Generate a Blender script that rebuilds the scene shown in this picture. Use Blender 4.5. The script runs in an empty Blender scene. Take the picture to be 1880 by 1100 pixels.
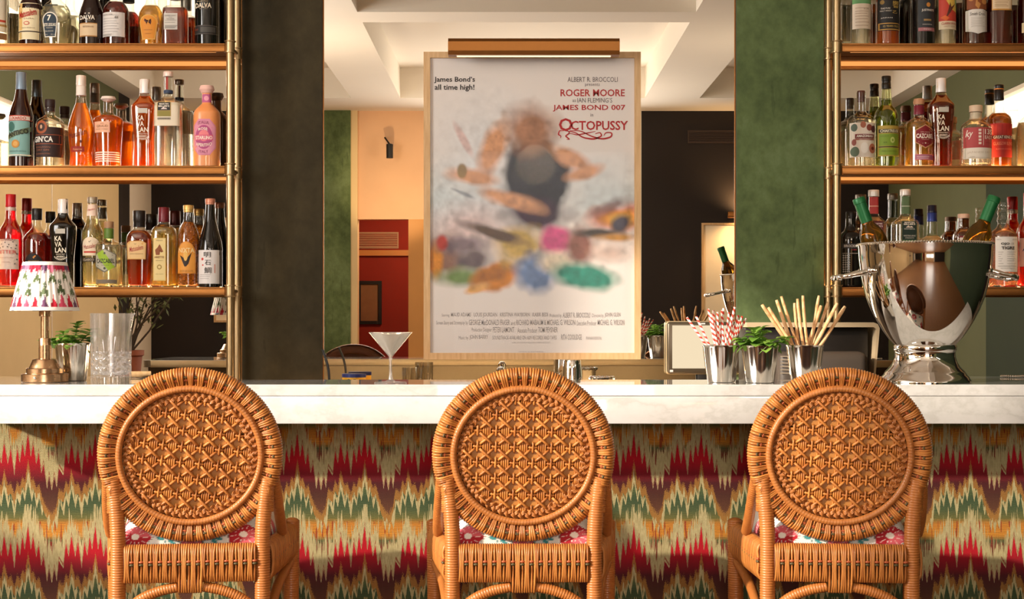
import bpy, math, random
import numpy as np
from mathutils import Vector, Matrix, Euler
random.seed(7)
SC = bpy.context.scene
COL = SC.collection
PI = math.pi

# ------------------------------------------------------------------ camera, light, exposure
F, CXP, CYP, ZC = 2800.0, 940.0, 590.0, 1.266
cam = bpy.data.objects.new('camera', bpy.data.cameras.new('camera'))
COL.objects.link(cam); SC.camera = cam
cam.location = (0, 0, ZC); cam.rotation_euler = (PI/2, 0, 0)
cam.data.sensor_width = 36.0; cam.data.lens = F/1880*36
cam.data.shift_y = (CYP-550)/1880
cam.data.clip_start = 0.05

SC.view_settings.view_transform = 'Standard'
SC.view_settings.look = 'None'
SC.view_settings.gamma = 1.0
SC.view_settings.exposure = 0.55
SC.cycles.use_denoising = True
SC.cycles.max_bounces = 14
SC.cycles.transparent_max_bounces = 40
SC.cycles.glossy_bounces = 8
SC.cycles.transmission_bounces = 12
SC.cycles.diffuse_bounces = 4
SC.cycles.sample_clamp_indirect = 6.0
SC.cycles.caustics_reflective = False
SC.cycles.caustics_refractive = False
SC.cycles.blur_glossy = 0.6

w = bpy.data.worlds.new('World'); SC.world = w; w.use_nodes = True
w.node_tree.nodes['Background'].inputs[0].default_value = (1.0, .93, .85, 1)
w.node_tree.nodes['Background'].inputs[1].default_value = 0.55

def area(name, loc, target, size, sizey, energy, color, spread=180, shape='RECTANGLE'):
    d = bpy.data.lights.new(name, 'AREA'); d.shape = shape
    d.size = size; d.size_y = sizey; d.energy = energy; d.color = color; d.spread = math.radians(spread)
    o = bpy.data.objects.new(name, d); COL.objects.link(o); o.location = loc
    o.rotation_euler = (Vector(target)-Vector(loc)).to_track_quat('-Z', 'Y').to_euler()
    return o
# low sun through the tall window in the left wall, its sky light, and added fill from an unseen door behind the camera
sl = bpy.data.lights.new('sun', 'SUN'); sl.energy = 5.0; sl.angle = math.radians(1.6); sl.color = (1.0, .88, .72)
so = bpy.data.objects.new('sun', sl); COL.objects.link(so); so.location = (-6, 0, 5)
AZ, EL = math.radians(58), math.radians(19.5)
so.rotation_euler = Vector((math.sin(AZ)*math.cos(EL), math.cos(AZ)*math.cos(EL), -math.sin(EL))).to_track_quat('-Z', 'Y').to_euler()
area('window_daylight', (-3.42, 2.05, 2.35), (0, 2.05, 2.35), 2.1, 1.5, 105, (1.0, .96, .92))
area('door_fill', (.25, -3.3, 1.75), (.1, 4, 1.3), 1.6, 2.2, 56, (1.0, .95, .91))

# ------------------------------------------------------------------ helpers
def lin(h):
    if isinstance(h, tuple): return h
    h = h.lstrip('#'); c = [int(h[i:i+2], 16)/255 for i in (0, 2, 4)]
    return tuple(((v/12.92) if v <= .04045 else ((v+.055)/1.055)**2.4) for v in c)
def P(px, py, D): return Vector(((px-CXP)*D/F, D, ZC-(py-CYP)*D/F))
def PX(px, D): return (px-CXP)*D/F
def PZ(py, D): return ZC-(py-CYP)*D/F

class NT:
    def __init__(s, name):
        s.m = bpy.data.materials.new(name); s.m.use_nodes = True
        s.t = s.m.node_tree; s.n = s.t.nodes; s.n.clear()
        s.out = s.n.new('ShaderNodeOutputMaterial')
    def new(s, typ, **kw):
        n = s.n.new(typ)
        for k, v in kw.items(): setattr(n, k, v)
        return n
    def link(s, a, b): s.t.links.new(a, b)
    def setin(s, sock, v):
        if isinstance(v, bpy.types.NodeSocket): s.link(v, sock)
        elif v is not None:
            if sock.type == 'RGBA' and len(v) == 3: v = (*v, 1)
            sock.default_value = v
    def math(s, op, a, b=None, c=None):
        n = s.new('ShaderNodeMath', operation=op)
        for i, v in enumerate((a, b, c)):
            if v is not None: s.setin(n.inputs[i], v)
        return n.outputs[0]
    def mix(s, f, a, b):
        n = s.new('ShaderNodeMix', data_type='RGBA')
        s.setin(n.inputs[0], f); s.setin(n.inputs[6], a); s.setin(n.inputs[7], b)
        return n.outputs[2]
    def ramp(s, f, stops, interp='LINEAR'):
        n = s.new('ShaderNodeValToRGB'); n.color_ramp.interpolation = interp
        els = n.color_ramp.elements
        while len(els) < len(stops): els.new(0.5)
        for e, (p, c) in zip(els, stops): e.position = p; e.color = (*lin(c), 1)
        s.setin(n.inputs[0], f); return n.outputs[0]
    def coord(s, which='Object', scale=(1, 1, 1)):
        t = s.new('ShaderNodeTexCoord'); m = s.new('ShaderNodeMapping')
        m.inputs['Scale'].default_value = scale
        s.link(t.outputs[which], m.inputs[0]); return m.outputs[0]
    def noise(s, vec, scale=5, detail=3, rough=.5):
        n = s.new('ShaderNodeTexNoise'); n.inputs['Scale'].default_value = scale
        n.inputs['Detail'].default_value = detail; n.inputs['Roughness'].default_value = rough
        if vec is not None: s.link(vec, n.inputs['Vector'])
        return n.outputs[0]
    def bsdf(s, color=None, rough=.5, metal=0., trans=0., ior=1.45, spec=None, sheen=0., bump=None, bstr=.3, bdist=.002, coat=0.):
        b = s.new('ShaderNodeBsdfPrincipled')
        s.setin(b.inputs['Base Color'], color); s.setin(b.inputs['Roughness'], rough)
        s.setin(b.inputs['Metallic'], metal); b.inputs['Transmission Weight'].default_value = trans
        b.inputs['IOR'].default_value = ior
        if spec is not None: b.inputs['Specular IOR Level'].default_value = spec
        b.inputs['Sheen Weight'].default_value = sheen; b.inputs['Coat Weight'].default_value = coat
        if bump is not None:
            bn = s.new('ShaderNodeBump'); bn.inputs['Strength'].default_value = bstr; bn.inputs['Distance'].default_value = bdist
            s.link(bump, bn.inputs['Height']); s.link(bn.outputs[0], b.inputs['Normal'])
        return b.outputs[0]
    def done(s, shader): s.link(shader, s.out.inputs[0]); return s.m

_mats = {}
def M(hexcol, rough=.5, metal=0., name=None, **kw):
    key = (hexcol, rough, metal, tuple(sorted(kw.items())))
    if key not in _mats:
        t = NT(name or 'paint')
        _mats[key] = t.done(t.bsdf(lin(hexcol), rough, metal, **kw))
    return _mats[key]

def glass(tint='#ffffff', gloss=.10, name='glass'):
    """thin clear glass: tinted see-through plus fresnel reflection"""
    key = ('glass', tint, gloss)
    if key not in _mats:
        t = NT(name)
        tr = t.new('ShaderNodeBsdfTransparent'); t.setin(tr.inputs[0], lin(tint))
        gl = t.new('ShaderNodeBsdfGlossy'); gl.inputs['Roughness'].default_value = .02
        lw = t.new('ShaderNodeLayerWeight'); lw.inputs[0].default_value = .35
        f = t.math('MULTIPLY_ADD', lw.outputs['Facing'], .45, gloss)
        f = t.math('MINIMUM', f, .8)
        mx = t.new('ShaderNodeMixShader'); t.setin(mx.inputs[0], f); t.link(tr.outputs[0], mx.inputs[1]); t.link(gl.outputs[0], mx.inputs[2])
        _mats[key] = t.done(mx.outputs[0])
    return _mats[key]

def liquid(col, clear=.45, glow=.35, name='liquid'):
    key = ('liq', col, clear, glow)
    if key not in _mats:
        t = NT(name); c = lin(col)
        tr = t.new('ShaderNodeBsdfTransparent'); t.setin(tr.inputs[0], tuple(min(1, v**.55) for v in c))
        rf = t.new('ShaderNodeBsdfRefraction'); t.setin(rf.inputs[0], tuple(min(1, v**.55) for v in c)); rf.inputs['IOR'].default_value = 1.18; rf.inputs['Roughness'].default_value = .02
        df = t.new('ShaderNodeBsdfDiffuse'); t.setin(df.inputs[0], c)
        tl = t.new('ShaderNodeBsdfTranslucent'); t.setin(tl.inputs[0], c)
        gl = t.new('ShaderNodeBsdfGlossy'); gl.inputs['Roughness'].default_value = .04
        def mx(f, a, b):
            n = t.new('ShaderNodeMixShader'); n.inputs[0].default_value = f; t.link(a, n.inputs[1]); t.link(b, n.inputs[2]); return n.outputs[0]
        see = mx(clear, rf.outputs[0], tr.outputs[0])
        body = mx(.55, df.outputs[0], tl.outputs[0])
        s = mx(glow, see, body)
        s = mx(.05, s, gl.outputs[0])
        _mats[key] = t.done(s)
    return _mats[key]

def emit(col, strength, name='lamp_glow'):
    key = ('em', col, strength)
    if key not in _mats:
        t = NT(name); e = t.new('ShaderNodeEmission'); t.setin(e.inputs[0], lin(col)); e.inputs[1].default_value = strength
        _mats[key] = t.done(e.outputs[0])
    return _mats[key]

class MB:
    def __init__(s): s.v = []; s.f = []; s.mi = []; s.mats = []; s.n = 0; s.cols = None
    def mat(s, m):
        if m not in s.mats: s.mats.append(m)
        return s.mats.index(m)
    def add(s, verts, faces, m=None):
        verts = np.asarray(verts, dtype=float).reshape(-1, 3)
        i = s.mat(m) if m is not None else 0
        o = s.n; s.v.append(verts); s.n += len(verts)
        s.f.extend([tuple(int(a)+o for a in f) for f in faces]); s.mi.extend([i]*len(faces))
        return s
    def box(s, x0, x1, y0, y1, z0, z1, m=None):
        v = [(x, y, z) for x in (x0, x1) for y in (y0, y1) for z in (z0, z1)]
        return s.add(v, [(0, 1, 3, 2), (4, 6, 7, 5), (0, 4, 5, 1), (2, 3, 7, 6), (0, 2, 6, 4), (1, 5, 7, 3)], m)
    def rbox(s, x0, x1, y0, y1, z0, z1, r=.004, m=None, seg=2):
        """box with rounded edges (two-ring chamfer)"""
        import bmesh
        bm = bmesh.new(); bmesh.ops.create_cube(bm, size=1)
        for v in bm.verts: v.co = Vector(((x0+x1)/2+v.co.x*(x1-x0), (y0+y1)/2+v.co.y*(y1-y0), (z0+z1)/2+v.co.z*(z1-z0)))
        r = min(r, .49*min(x1-x0, y1-y0, z1-z0))
        bmesh.ops.bevel(bm, geom=bm.edges[:], offset=r, segments=seg, profile=.5, affect='EDGES')
        bm.verts.index_update()
        s.add([v.co[:] for v in bm.verts], [tuple(v.index for v in f.verts) for f in bm.faces], m); bm.free(); return s
    def lathe(s, prof, seg=24, m=None, n=2., ay=1., c=(0, 0, 0), caps=(True, True), rot=0.):
        """prof: (r,z) list bottom->top; superellipse cross-section exponent n, depth ratio ay"""
        a = np.linspace(0, 2*PI, seg, endpoint=False)+rot
        cx = np.sign(np.cos(a))*np.abs(np.cos(a))**(2/n); cy = np.sign(np.sin(a))*np.abs(np.sin(a))**(2/n)*ay
        V = []
        for r, z in prof: V.append(np.stack([c[0]+r*cx, c[1]+r*cy, np.full(seg, c[2]+z)], 1))
        Fc = []; k = len(prof)
        for j in range(k-1):
            for i in range(seg):
                i2 = (i+1) % seg; Fc.append((j*seg+i, j*seg+i2, (j+1)*seg+i2, (j+1)*seg+i))
        if caps[0]: Fc.append(tuple(range(seg-1, -1, -1)))
        if caps[1]: Fc.append(tuple((k-1)*seg+i for i in range(seg)))
        return s.add(np.concatenate(V), Fc, m)
    def tube(s, path, r, sides=8, m=None, closed=False, mod=None, caps=True):
        p = np.asarray(path, float); N = len(p)
        if closed: t = np.roll(p, -1, 0)-np.roll(p, 1, 0)
        else:
            t = np.empty_like(p); t[1:-1] = p[2:]-p[:-2]; t[0] = p[1]-p[0]; t[-1] = p[-1]-p[-2]
        t /= np.linalg.norm(t, axis=1)[:, None]+1e-12
        nrm = np.cross(t[0], (0, 0, 1.));
        if np.linalg.norm(nrm) < .1: nrm = np.cross(t[0], (0, 1., 0))
        Ns = np.empty_like(p)
        for i in range(N):
            nrm = nrm-t[i]*np.dot(nrm, t[i]); nrm /= np.linalg.norm(nrm)+1e-12; Ns[i] = nrm
        Bs = np.cross(t, Ns)
        a = np.linspace(0, 2*PI, sides, endpoint=False)
        rr = np.broadcast_to(np.asarray(r, float).reshape(-1, 1), (N, sides)).copy()
        if mod is not None:
            L = np.concatenate([[0], np.cumsum(np.linalg.norm(np.diff(p, axis=0), axis=1))])
            rr = rr*mod(L[:, None], a[None, :])
        V = p[:, None, :]+rr[:, :, None]*(np.cos(a)[None, :, None]*Ns[:, None, :]+np.sin(a)[None, :, None]*Bs[:, None, :])
        Fc = []
        for j in range(N if closed else N-1):
            j2 = (j+1) % N
            for i in range(sides):
                i2 = (i+1) % sides; Fc.append((j*sides+i, j*sides+i2, j2*sides+i2, j2*sides+i))
        if not closed and caps: Fc += [tuple(range(sides-1, -1, -1)), tuple((N-1)*sides+i for i in range(sides))]
        return s.add(V.reshape(-1, 3), Fc, m)
    def prism(s, pts, y0, y1, m=None):
        """xz outline pushed along y"""
        n = len(pts); v = [(x, y0, z) for x, z in pts]+[(x, y1, z) for x, z in pts]
        f = [tuple(range(n)), tuple(range(2*n-1, n-1, -1))]+[(i, i+n, (i+1) % n+n, (i+1) % n) for i in range(n)]
        return s.add(v, f, m)
    def prismz(s, pts, z0, z1, m=None):
        n = len(pts); v = [(x, y, z0) for x, y in pts]+[(x, y, z1) for x, y in pts]
        f = [tuple(range(n-1, -1, -1)), tuple(range(n, 2*n))]+[(i, (i+1) % n, (i+1) % n+n, i+n) for i in range(n)]
        return s.add(v, f, m)
    def ball(s, c, r, m=None, seg=10, rings=6, sc=(1, 1, 1)):
        V = []; Fc = []
        for j in range(1, rings):
            th = PI*j/rings
            for i in range(seg):
                ph = 2*PI*i/seg
                V.append((c[0]+r*sc[0]*math.sin(th)*math.cos(ph), c[1]+r*sc[1]*math.sin(th)*math.sin(ph), c[2]-r*sc[2]*math.cos(th)))
        V += [(c[0], c[1], c[2]-r*sc[2]), (c[0], c[1], c[2]+r*sc[2])]; a, b = len(V)-2, len(V)-1
        for j in range(rings-2):
            for i in range(seg):
                i2 = (i+1) % seg; Fc.append((j*seg+i, j*seg+i2, (j+1)*seg+i2, (j+1)*seg+i))
        for i in range(seg):
            i2 = (i+1) % seg; Fc.append((a, i2, i)); Fc.append((b, (rings-2)*seg+i, (rings-2)*seg+i2))
        return s.add(V, Fc, m)
    def xf(s, mat):
        """transform everything so far"""
        A = np.array(mat)
        s.v = [v@A[:3, :3].T+A[:3, 3] for v in s.v]; return s
    def mesh(s, name, smooth=True):
        me = bpy.data.meshes.new(name)
        me.from_pydata(np.concatenate(s.v).tolist() if s.v else [], [], s.f)
        for m in s.mats: me.materials.append(m)
        if len(s.mats) > 1: me.polygons.foreach_set('material_index', s.mi)
        if smooth: me.polygons.foreach_set('use_smooth', [True]*len(me.polygons))
        me.update(); return me
    def build(s, name, parent=None, smooth=True, sharp=40, loc=None, mat=None):
        if mat is not None and not s.mats: s.mats.append(mat)
        me = s.mesh(name, smooth)
        if smooth and sharp:
            try: me.set_sharp_from_angle(angle=math.radians(sharp))
            except Exception: pass
        return link(name, me, parent, loc)

def link(name, me, parent=None, loc=None):
    o = bpy.data.objects.new(name, me); COL.objects.link(o)
    if parent is not None: o.parent = parent
    if loc is not None: o.location = loc
    return o
def tag(o, label=None, cat=None, group=None, kind=None):
    if label: o['label'] = label
    if cat: o['category'] = cat
    if group: o['group'] = group
    if kind: o['kind'] = kind
    return o
def thing(name, label, cat, loc=(0, 0, 0), rz=0., group=None):
    o = bpy.data.objects.new(name, None); COL.objects.link(o); o.empty_display_size = .05
    o.location = loc; o.rotation_euler = (0, 0, rz)
    return tag(o, label, cat, group)
def struct(name, mb, smooth=False, mat=None):
    o = mb.build(name, None, smooth=smooth, mat=mat); o['kind'] = 'structure'; return o

def pchip(xs, ys, n):
    xs = np.asarray(xs, float); ys = np.asarray(ys, float)
    h = np.diff(xs); d = np.diff(ys)/h; m = np.zeros_like(ys); m[0] = d[0]; m[-1] = d[-1]
    for i in range(1, len(xs)-1):
        if d[i-1]*d[i] > 0:
            w1 = 2*h[i]+h[i-1]; w2 = h[i]+2*h[i-1]; m[i] = (w1+w2)/(w1/d[i-1]+w2/d[i])
    q = np.unique(np.concatenate([np.linspace(xs[0], xs[-1], n), xs]))
    k = np.clip(np.searchsorted(xs, q, side='right')-1, 0, len(xs)-2)
    t = (q-xs[k])/h[k]
    return q, (2*t**3-3*t**2+1)*ys[k]+(t**3-2*t**2+t)*h[k]*m[k]+(-2*t**3+3*t**2)*ys[k+1]+(t**3-t**2)*h[k]*m[k+1]

_txt = {}
def text_geo(s, bold=0., shear=0., res=2):
    """letters as a flat mesh normalised to a unit box"""
    key = (s, bold, shear, res)
    if key not in _txt:
        cu = bpy.data.curves.new('lettering', 'FONT'); cu.body = s; cu.offset = bold; cu.shear = shear
        cu.resolution_u = res; cu.align_x = 'LEFT'
        o = bpy.data.objects.new('lettering', cu); COL.objects.link(o)
        dg = bpy.context.evaluated_depsgraph_get(); dg.update()
        me = bpy.data.meshes.new_from_object(o.evaluated_get(dg))
        v = np.array([x.co[:2] for x in me.vertices]) if len(me.vertices) else np.zeros((1, 2))
        f = [tuple(p.vertices) for p in me.polygons]
        bpy.data.objects.remove(o); bpy.data.curves.remove(cu); bpy.data.meshes.remove(me)
        lo, hi = v.min(0), v.max(0); sz = np.maximum(hi-lo, 1e-6)
        _txt[key] = ((v-lo)/sz, f, sz[0]/sz[1])
    return _txt[key]
# ------------------------------------------------------------------ shared materials
def wall_mat(name, col, var=.06, rough=.8, bump=.0):
    t = NT(name); c = lin(col)
    n = t.noise(t.coord('Object'), 3.0, 4)
    a = t.mix(n, tuple(v*(1-var*2) for v in c), tuple(min(1, v*(1+var*2)) for v in c))
    return t.done(t.bsdf(a, rough))
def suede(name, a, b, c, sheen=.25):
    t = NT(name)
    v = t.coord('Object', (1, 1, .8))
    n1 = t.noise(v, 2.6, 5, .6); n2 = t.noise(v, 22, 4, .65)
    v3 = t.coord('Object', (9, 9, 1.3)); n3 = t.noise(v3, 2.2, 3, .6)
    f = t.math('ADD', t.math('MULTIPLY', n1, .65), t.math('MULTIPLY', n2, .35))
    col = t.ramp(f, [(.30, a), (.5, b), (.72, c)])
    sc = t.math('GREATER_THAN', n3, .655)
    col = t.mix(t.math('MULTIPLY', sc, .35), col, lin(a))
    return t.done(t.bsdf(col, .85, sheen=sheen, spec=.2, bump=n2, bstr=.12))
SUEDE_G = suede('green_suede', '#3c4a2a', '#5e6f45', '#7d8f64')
SUEDE_SHADED = suede('shaded_green_suede', '#262216', '#393222', '#4a412c', .1)  # the green suede again, with the left column's shade put into its colours
BRASS = None
def brass_mat(name, col, rough=.28, aniso=.0):
    t = NT(name); n = t.noise(t.coord('Object', (1, 1, 1)), 60, 3)
    c = lin(col); a = t.mix(n, tuple(v*.86 for v in c), c)
    return t.done(t.bsdf(a, t.math('MULTIPLY_ADD', n, .12, rough-.06), 1.0))
BRASS = brass_mat('brass', '#b59b74', .38)
BRASS_D = brass_mat('antique_brass', '#9a6636', .38)
COPPER = brass_mat('rose_brass', '#c6a07a', .26)
CHROME = M('#e8e4de', .045, 1.0, 'polished_silver')
SILVER = M('#d8d2c8', .14, 1.0, 'beaten_silver')
def wood_mat(name, a, b, scale=(1, 1, 1), rough=.5):
    t = NT(name); n = t.noise(t.coord('Object', scale), 14, 5, .6)
    return t.done(t.bsdf(t.ramp(n, [(.3, a), (.7, b)]), rough, bump=n, bstr=.1))
OAK = wood_mat('pale_oak', '#c49a68', '#ddb98a', (6, 6, .6))
CREAM = wall_mat('cream_plaster', '#efe4d2', .02)
CEIL = wall_mat('ceiling_paint', '#f3ece0', .01)
DARK = wall_mat('dark_brown_plaster', '#1c120d', .1, .7)
TAN = wall_mat('tan_panel', '#e2c694', .04)
PINK = wall_mat('warm_plaster', '#e0b48c', .04)
OCHRE = wall_mat('ochre_trim', '#c48a45', .06, .5)
RED = wall_mat('red_plaster', '#8c2818', .06)
GREENW = wall_mat('green_plaster', '#5d6140', .06)
GREEN_SHADED = wall_mat('shaded_green_plaster', '#25321a', .08)  # the green plaster again, shade on the near wall put into its colour
BLACK = M('#17130f', .5, 0, 'black_metal')

# ------------------------------------------------------------------ the setting
MY = 5.55                                  # face of the mirrors
b = MB(); b.box(-3.6, 3.75, -5.5, 5.75, -.06, 0); struct('floor', b, mat=wood_mat('floor_boards', '#5b3a22', '#7a5232', (1, 8, 1), .4))
# coffered ceiling
CX = [(-3.2, -1.44), (-1.0, 1.19), (1.68, 3.4)]; CYR = [(-2.56, .9), (1.24, 4.5)]
ZB = 3.266
b = MB()
xs = sorted({-3.6, 3.75, *[v for p in CX for v in p]}); ys = sorted({-3.6, 5.75, *[v for p in CYR for v in p]})
for i in range(len(xs)-1):
    for j in range(len(ys)-1):
        cof = any(abs(xs[i]-p[0]) < 1e-6 for p in CX) and any(abs(ys[j]-q[0]) < 1e-6 for q in CYR)
        b.box(xs[i], xs[i+1], ys[j], ys[j+1], ZB+(.27 if cof else 0), ZB+.36)
struct('ceiling', b, mat=CEIL)
b = MB(); b.box(-3.6, 3.75, 5.575, 5.75, 0, ZB); struct('wall_back', b, mat=DARK)
# left wall: tan panels below, green above, high window
b = MB()
b.box(-3.55, -3.43, -2.2, .92, 0, 2.46, TAN); b.box(-3.55, -3.43, .92, 3.25, 0, 1.5, TAN); b.box(-3.55, -3.43, 3.25, 5.6, 0, 2.46, TAN)
b.box(-3.55, -3.43, -2.58, -2.2, 0, ZB, DARK)
b.box(-3.55, -3.43, -3.5, -2.58, 0, ZB, CREAM)
b.box(-3.55, -3.43, -2.2, -.75, 2.46, ZB, GREENW); b.box(-3.55, -3.43, 3.25, 5.6, 2.46, ZB, GREENW); b.box(-3.55, -3.43, .92, 3.25, 3.2, ZB, GREENW)
b.box(-3.55, -3.43, -.75, .92, 2.78, ZB, GREENW)
b.box(-3.435, -3.425, -.27, -.255, .1, 2.46, CREAM)
struct('wall_left', b)
b = MB()
b.box(-3.52, -3.44, -.75, .92, 2.46, 2.49); b.box(-3.52, -3.44, -.75, .92, 2.75, 2.78)
for y in (-.75, .89): b.box(-3.52, -3.44, y, y+.03, 2.49, 2.75)
w1 = struct('window_1', b, mat=CREAM)
p = MB().box(-3.505, -3.495, -.72, .89, 2.49, 2.75).build('pane', w1, smooth=False, mat=emit('#fff3e2', 3.0, 'daylit_glass'))
b = MB(); b.box(-3.52, -3.44, .92, 3.25, 1.5, 1.53); b.box(-3.52, -3.44, .92, 3.25, 3.17, 3.2); b.box(-3.52, -3.44, .92, .95, 1.53, 3.17); b.box(-3.52, -3.44, 3.22, 3.25, 1.53, 3.17)
w3 = struct('window_3', b, mat=CREAM)
MB().box(-3.50, -3.495, .95, 3.22, 1.53, 3.17).build('pane', w3, smooth=False, mat=glass('#ffffff', .02))
# right wall
b = MB()
b.box(3.58, 3.7, -3.5, -.42, 0, 2.62, GREENW); b.box(3.58, 3.7, -.42, 5.6, 0, 2.62, GREEN_SHADED); b.box(3.58, 3.7, -3.5, -.45, 2.62, ZB, GREENW); b.box(3.58, 3.7, 1.7, 5.6, 2.62, ZB, GREENW)
b.box(3.58, 3.7, -.45, 1.7, 2.94, ZB, GREENW)
struct('wall_right', b)
b = MB()
b.box(3.59, 3.67, -.45, 1.7, 2.62, 2.65); b.box(3.59, 3.67, -.45, 1.7, 2.91, 2.94)
for y in (-.45, 1.67): b.box(3.59, 3.67, y, y+.03, 2.65, 2.91)
w2 = struct('window_2', b, mat=CREAM)
MB().box(3.65, 3.66, -.42, 1.67, 2.65, 2.91).build('pane', w2, smooth=False, mat=emit('#fff3e2', 2.2, 'daylit_glass'))
# wall behind the camera, reflected in the mirrors
YF = -3.4
b = MB()
b.box(-3.55, -1.8, YF-.12, YF, 0, ZB, DARK)
b.box(-1.8, -1.53, YF-.12, YF+.05, 0, ZB, SUEDE_G)
b.box(-1.53, -1.466, YF-.12, YF+.03, 0, ZB, TAN)
b.box(-1.466, -.83, YF-.12, YF, 2.236, ZB, PINK)
b.box(-.985, -.83, YF-.12, YF, 0, 2.236, OCHRE)
b.box(-.83, -.62, YF-.12, YF, 0, ZB, CREAM); b.box(1.12, 1.23, YF-.12, YF, 0, ZB, CREAM); b.box(-.62, 1.12, YF-.12, YF, 2.9, ZB, CREAM)
b.box(1.23, 3.7, YF-.12, YF, 0, ZB, DARK)
struct('wall_front', b)
b = MB()
b.box(-.62, -.55, YF-.1, YF, 0, 2.9); b.box(1.05, 1.12, YF-.1, YF, 0, 2.9); b.box(.22, .28, YF-.1, YF, 0, 2.9); b.box(-.55, 1.05, YF-.1, YF, 2.83, 2.9); b.box(-.55, 1.05, YF-.1, YF, 0, .3)
d1 = struct('fill_door_1', b, mat=OAK)  # unseen glazed door, added as frontal fill
MB().box(-.55, 1.05, YF-.06, YF-.05, .3, 2.83).build('pane', d1, smooth=False, mat=emit('#fff1de', 1.6, 'daylit_glass'))  # pane glows as part of the added fill
# red room seen through the opening
b = MB(); b.box(-2.5, -.3, -5.4, -5.3, 0, 2.7); b.box(-2.5, -2.4, -5.3, YF-.12, 0, 2.7); b.box(-.4, -.3, -5.3, YF-.12, 0, 2.7); b.box(-2.5, -.3, -5.4, YF-.12, 2.7, 2.8)
struct('wall_far', b, mat=RED)
def point(name, loc, e, col, r=.05):
    d = bpy.data.lights.new(name, 'POINT'); d.energy = e; d.color = col; d.shadow_soft_size = r
    o = bpy.data.objects.new(name, d); COL.objects.link(o); o.location = loc; return o
def spot(name, loc, target, e, col, ang=70, blend=.6, r=.03):
    d = bpy.data.lights.new(name, 'SPOT'); d.energy = e; d.color = col; d.spot_size = math.radians(ang); d.spot_blend = blend; d.shadow_soft_size = r
    o = bpy.data.objects.new(name, d); COL.objects.link(o); o.location = loc
    o.rotation_euler = (Vector(target)-Vector(loc)).to_track_quat('-Z', 'Y').to_euler(); return o
WARM = (1.0, .62, .30)
point('red_room_lamp', (-.75, -4.1, 2.45), 34, (1, .7, .42))
spot('header_lamp', (-1.1, -2.5, 2.2), (-1.1, -3.4, 2.55), 22, (1, .72, .42), 75)

# mirrors and the suede columns between them
MIR = M('#e6e2da', .0, 1.0, 'mirror_silvering')
def mirror(x0, x1, z0, z1, label):
    o = thing('wall_mirror', label, 'mirror', ((x0+x1)/2, MY, z0)); h = (x1-x0)/2
    b = MB(); b.box(-h, h, 0, .012, 0, z1-z0); b.build('glass_panel', o, smooth=False, mat=MIR)
    for a, c in ((-h-.004, -h), (h, h+.004)): MB().box(a, c, -.003, .014, 0, z1-z0).build('edge_strip', o, smooth=False, mat=BRASS_D)
    return o
ZBC = .95
mirror(-2.6, -.984, ZBC, ZB, 'tall wall mirror behind the left bottle shelves')
mirror(-.684, .809, ZBC, ZB, 'wall mirror behind the framed poster, between the two suede columns')
mirror(1.136, 2.8, ZBC, ZB, 'tall wall mirror behind the right bottle shelves and the silver bowl')
b = MB(); b.box(-.979, -.689, 5.53, 5.575, 0, ZB); struct('trim_1', b, mat=SUEDE_SHADED)
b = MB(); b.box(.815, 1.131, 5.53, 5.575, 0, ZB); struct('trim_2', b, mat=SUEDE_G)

# things of the room seen in the mirrors, plus added fill globes
def picture(x0, x1, z0, z1, y, label, paper, frame=OAK, fw=.02, face=1):
    o = thing('framed_picture', label, 'picture', ((x0+x1)/2, y, z0)); h = (x1-x0)/2; H = z1-z0
    b = MB()
    for a in ((-h, -h+fw, 0, H), (h-fw, h, 0, H), (-h+fw, h-fw, 0, fw), (-h+fw, h-fw, H-fw, H)): b.box(a[0], a[1], 0, .03, a[2], a[3])
    b.build('frame', o, smooth=False, mat=frame)
    MB().box(-h+fw, h-fw, .004, .012, fw, H-fw).build('print', o, smooth=False, mat=paper)
    return o
PAPER = wall_mat('faded_print', '#efe0c4', .05)
picture(1.8, 2.6, .75, 2.2, YF+.0, 'tall pale picture in an oak frame under a brass light, mirrored right of the poster', PAPER)
picture(-2.83, -2.13, 1.255, 2.25, YF+.0, 'pale picture in a thin oak frame on the dark wall, mirrored behind the left shelves', PAPER)
RUG = wall_mat('patterned_print', '#8c6a48', .3)
picture(-1.66, -1.40, 1.235, 1.70, -5.3, 'dark framed patterned picture on the red wall', RUG, BLACK, .035)
def picture_light(x0, x1, z, y, label, e):
    o = thing('picture_light', label, 'light', ((x0+x1)/2, y, z)); h = (x1-x0)/2
    MB().rbox(-h, h, .10, .16, 0, .06, .01).build('lamp_shade', o, mat=BRASS_D)
    MB().tube([(0, 0, .03), (0, .1, .05)], .008).build('arm', o, mat=BRASS_D)
    spot('picture_lamp', ((x0+x1)/2, y+.15, z-.01), ((x0+x1)/2, y-.05, z-.5), e, WARM, 150, .8)
    spot('picture_lamp', ((x0+x1)/2, y+.15, z+.08), ((x0+x1)/2, y-.05, z+.4), e*.8, WARM, 150, .8)
picture_light(2.03, 2.4, 2.24, YF, 'slim picture light over the tall pale picture mirrored right of the poster', 26)
picture_light(-2.65, -2.3, 2.29, YF, 'slim picture light over the pale picture mirrored behind the left shelves', 10)
def grille(x0, x1, z0, z1, y, label, m, n=6):
    o = thing('air_vent', label, 'vent', ((x0+x1)/2, y, z0)); h = (x1-x0)/2; H = z1-z0
    b = MB(); b.box(-h, h, 0, .012, 0, .012); b.box(-h, h, 0, .012, H-.012, H); b.box(-h, -h+.012, 0, .012, .012, H-.012); b.box(h-.012, h, 0, .012, .012, H-.012); b.build('frame', o, smooth=False, mat=m)
    b = MB()
    for i in range(n):
        z = .012+(i+.5)*(H-.024)/n; b.box(-h+.012, h-.012, .002, .01, z-.25*(H-.024)/n, z+.25*(H-.024)/n)
    b.build('slats', o, smooth=False, mat=m)
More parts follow.
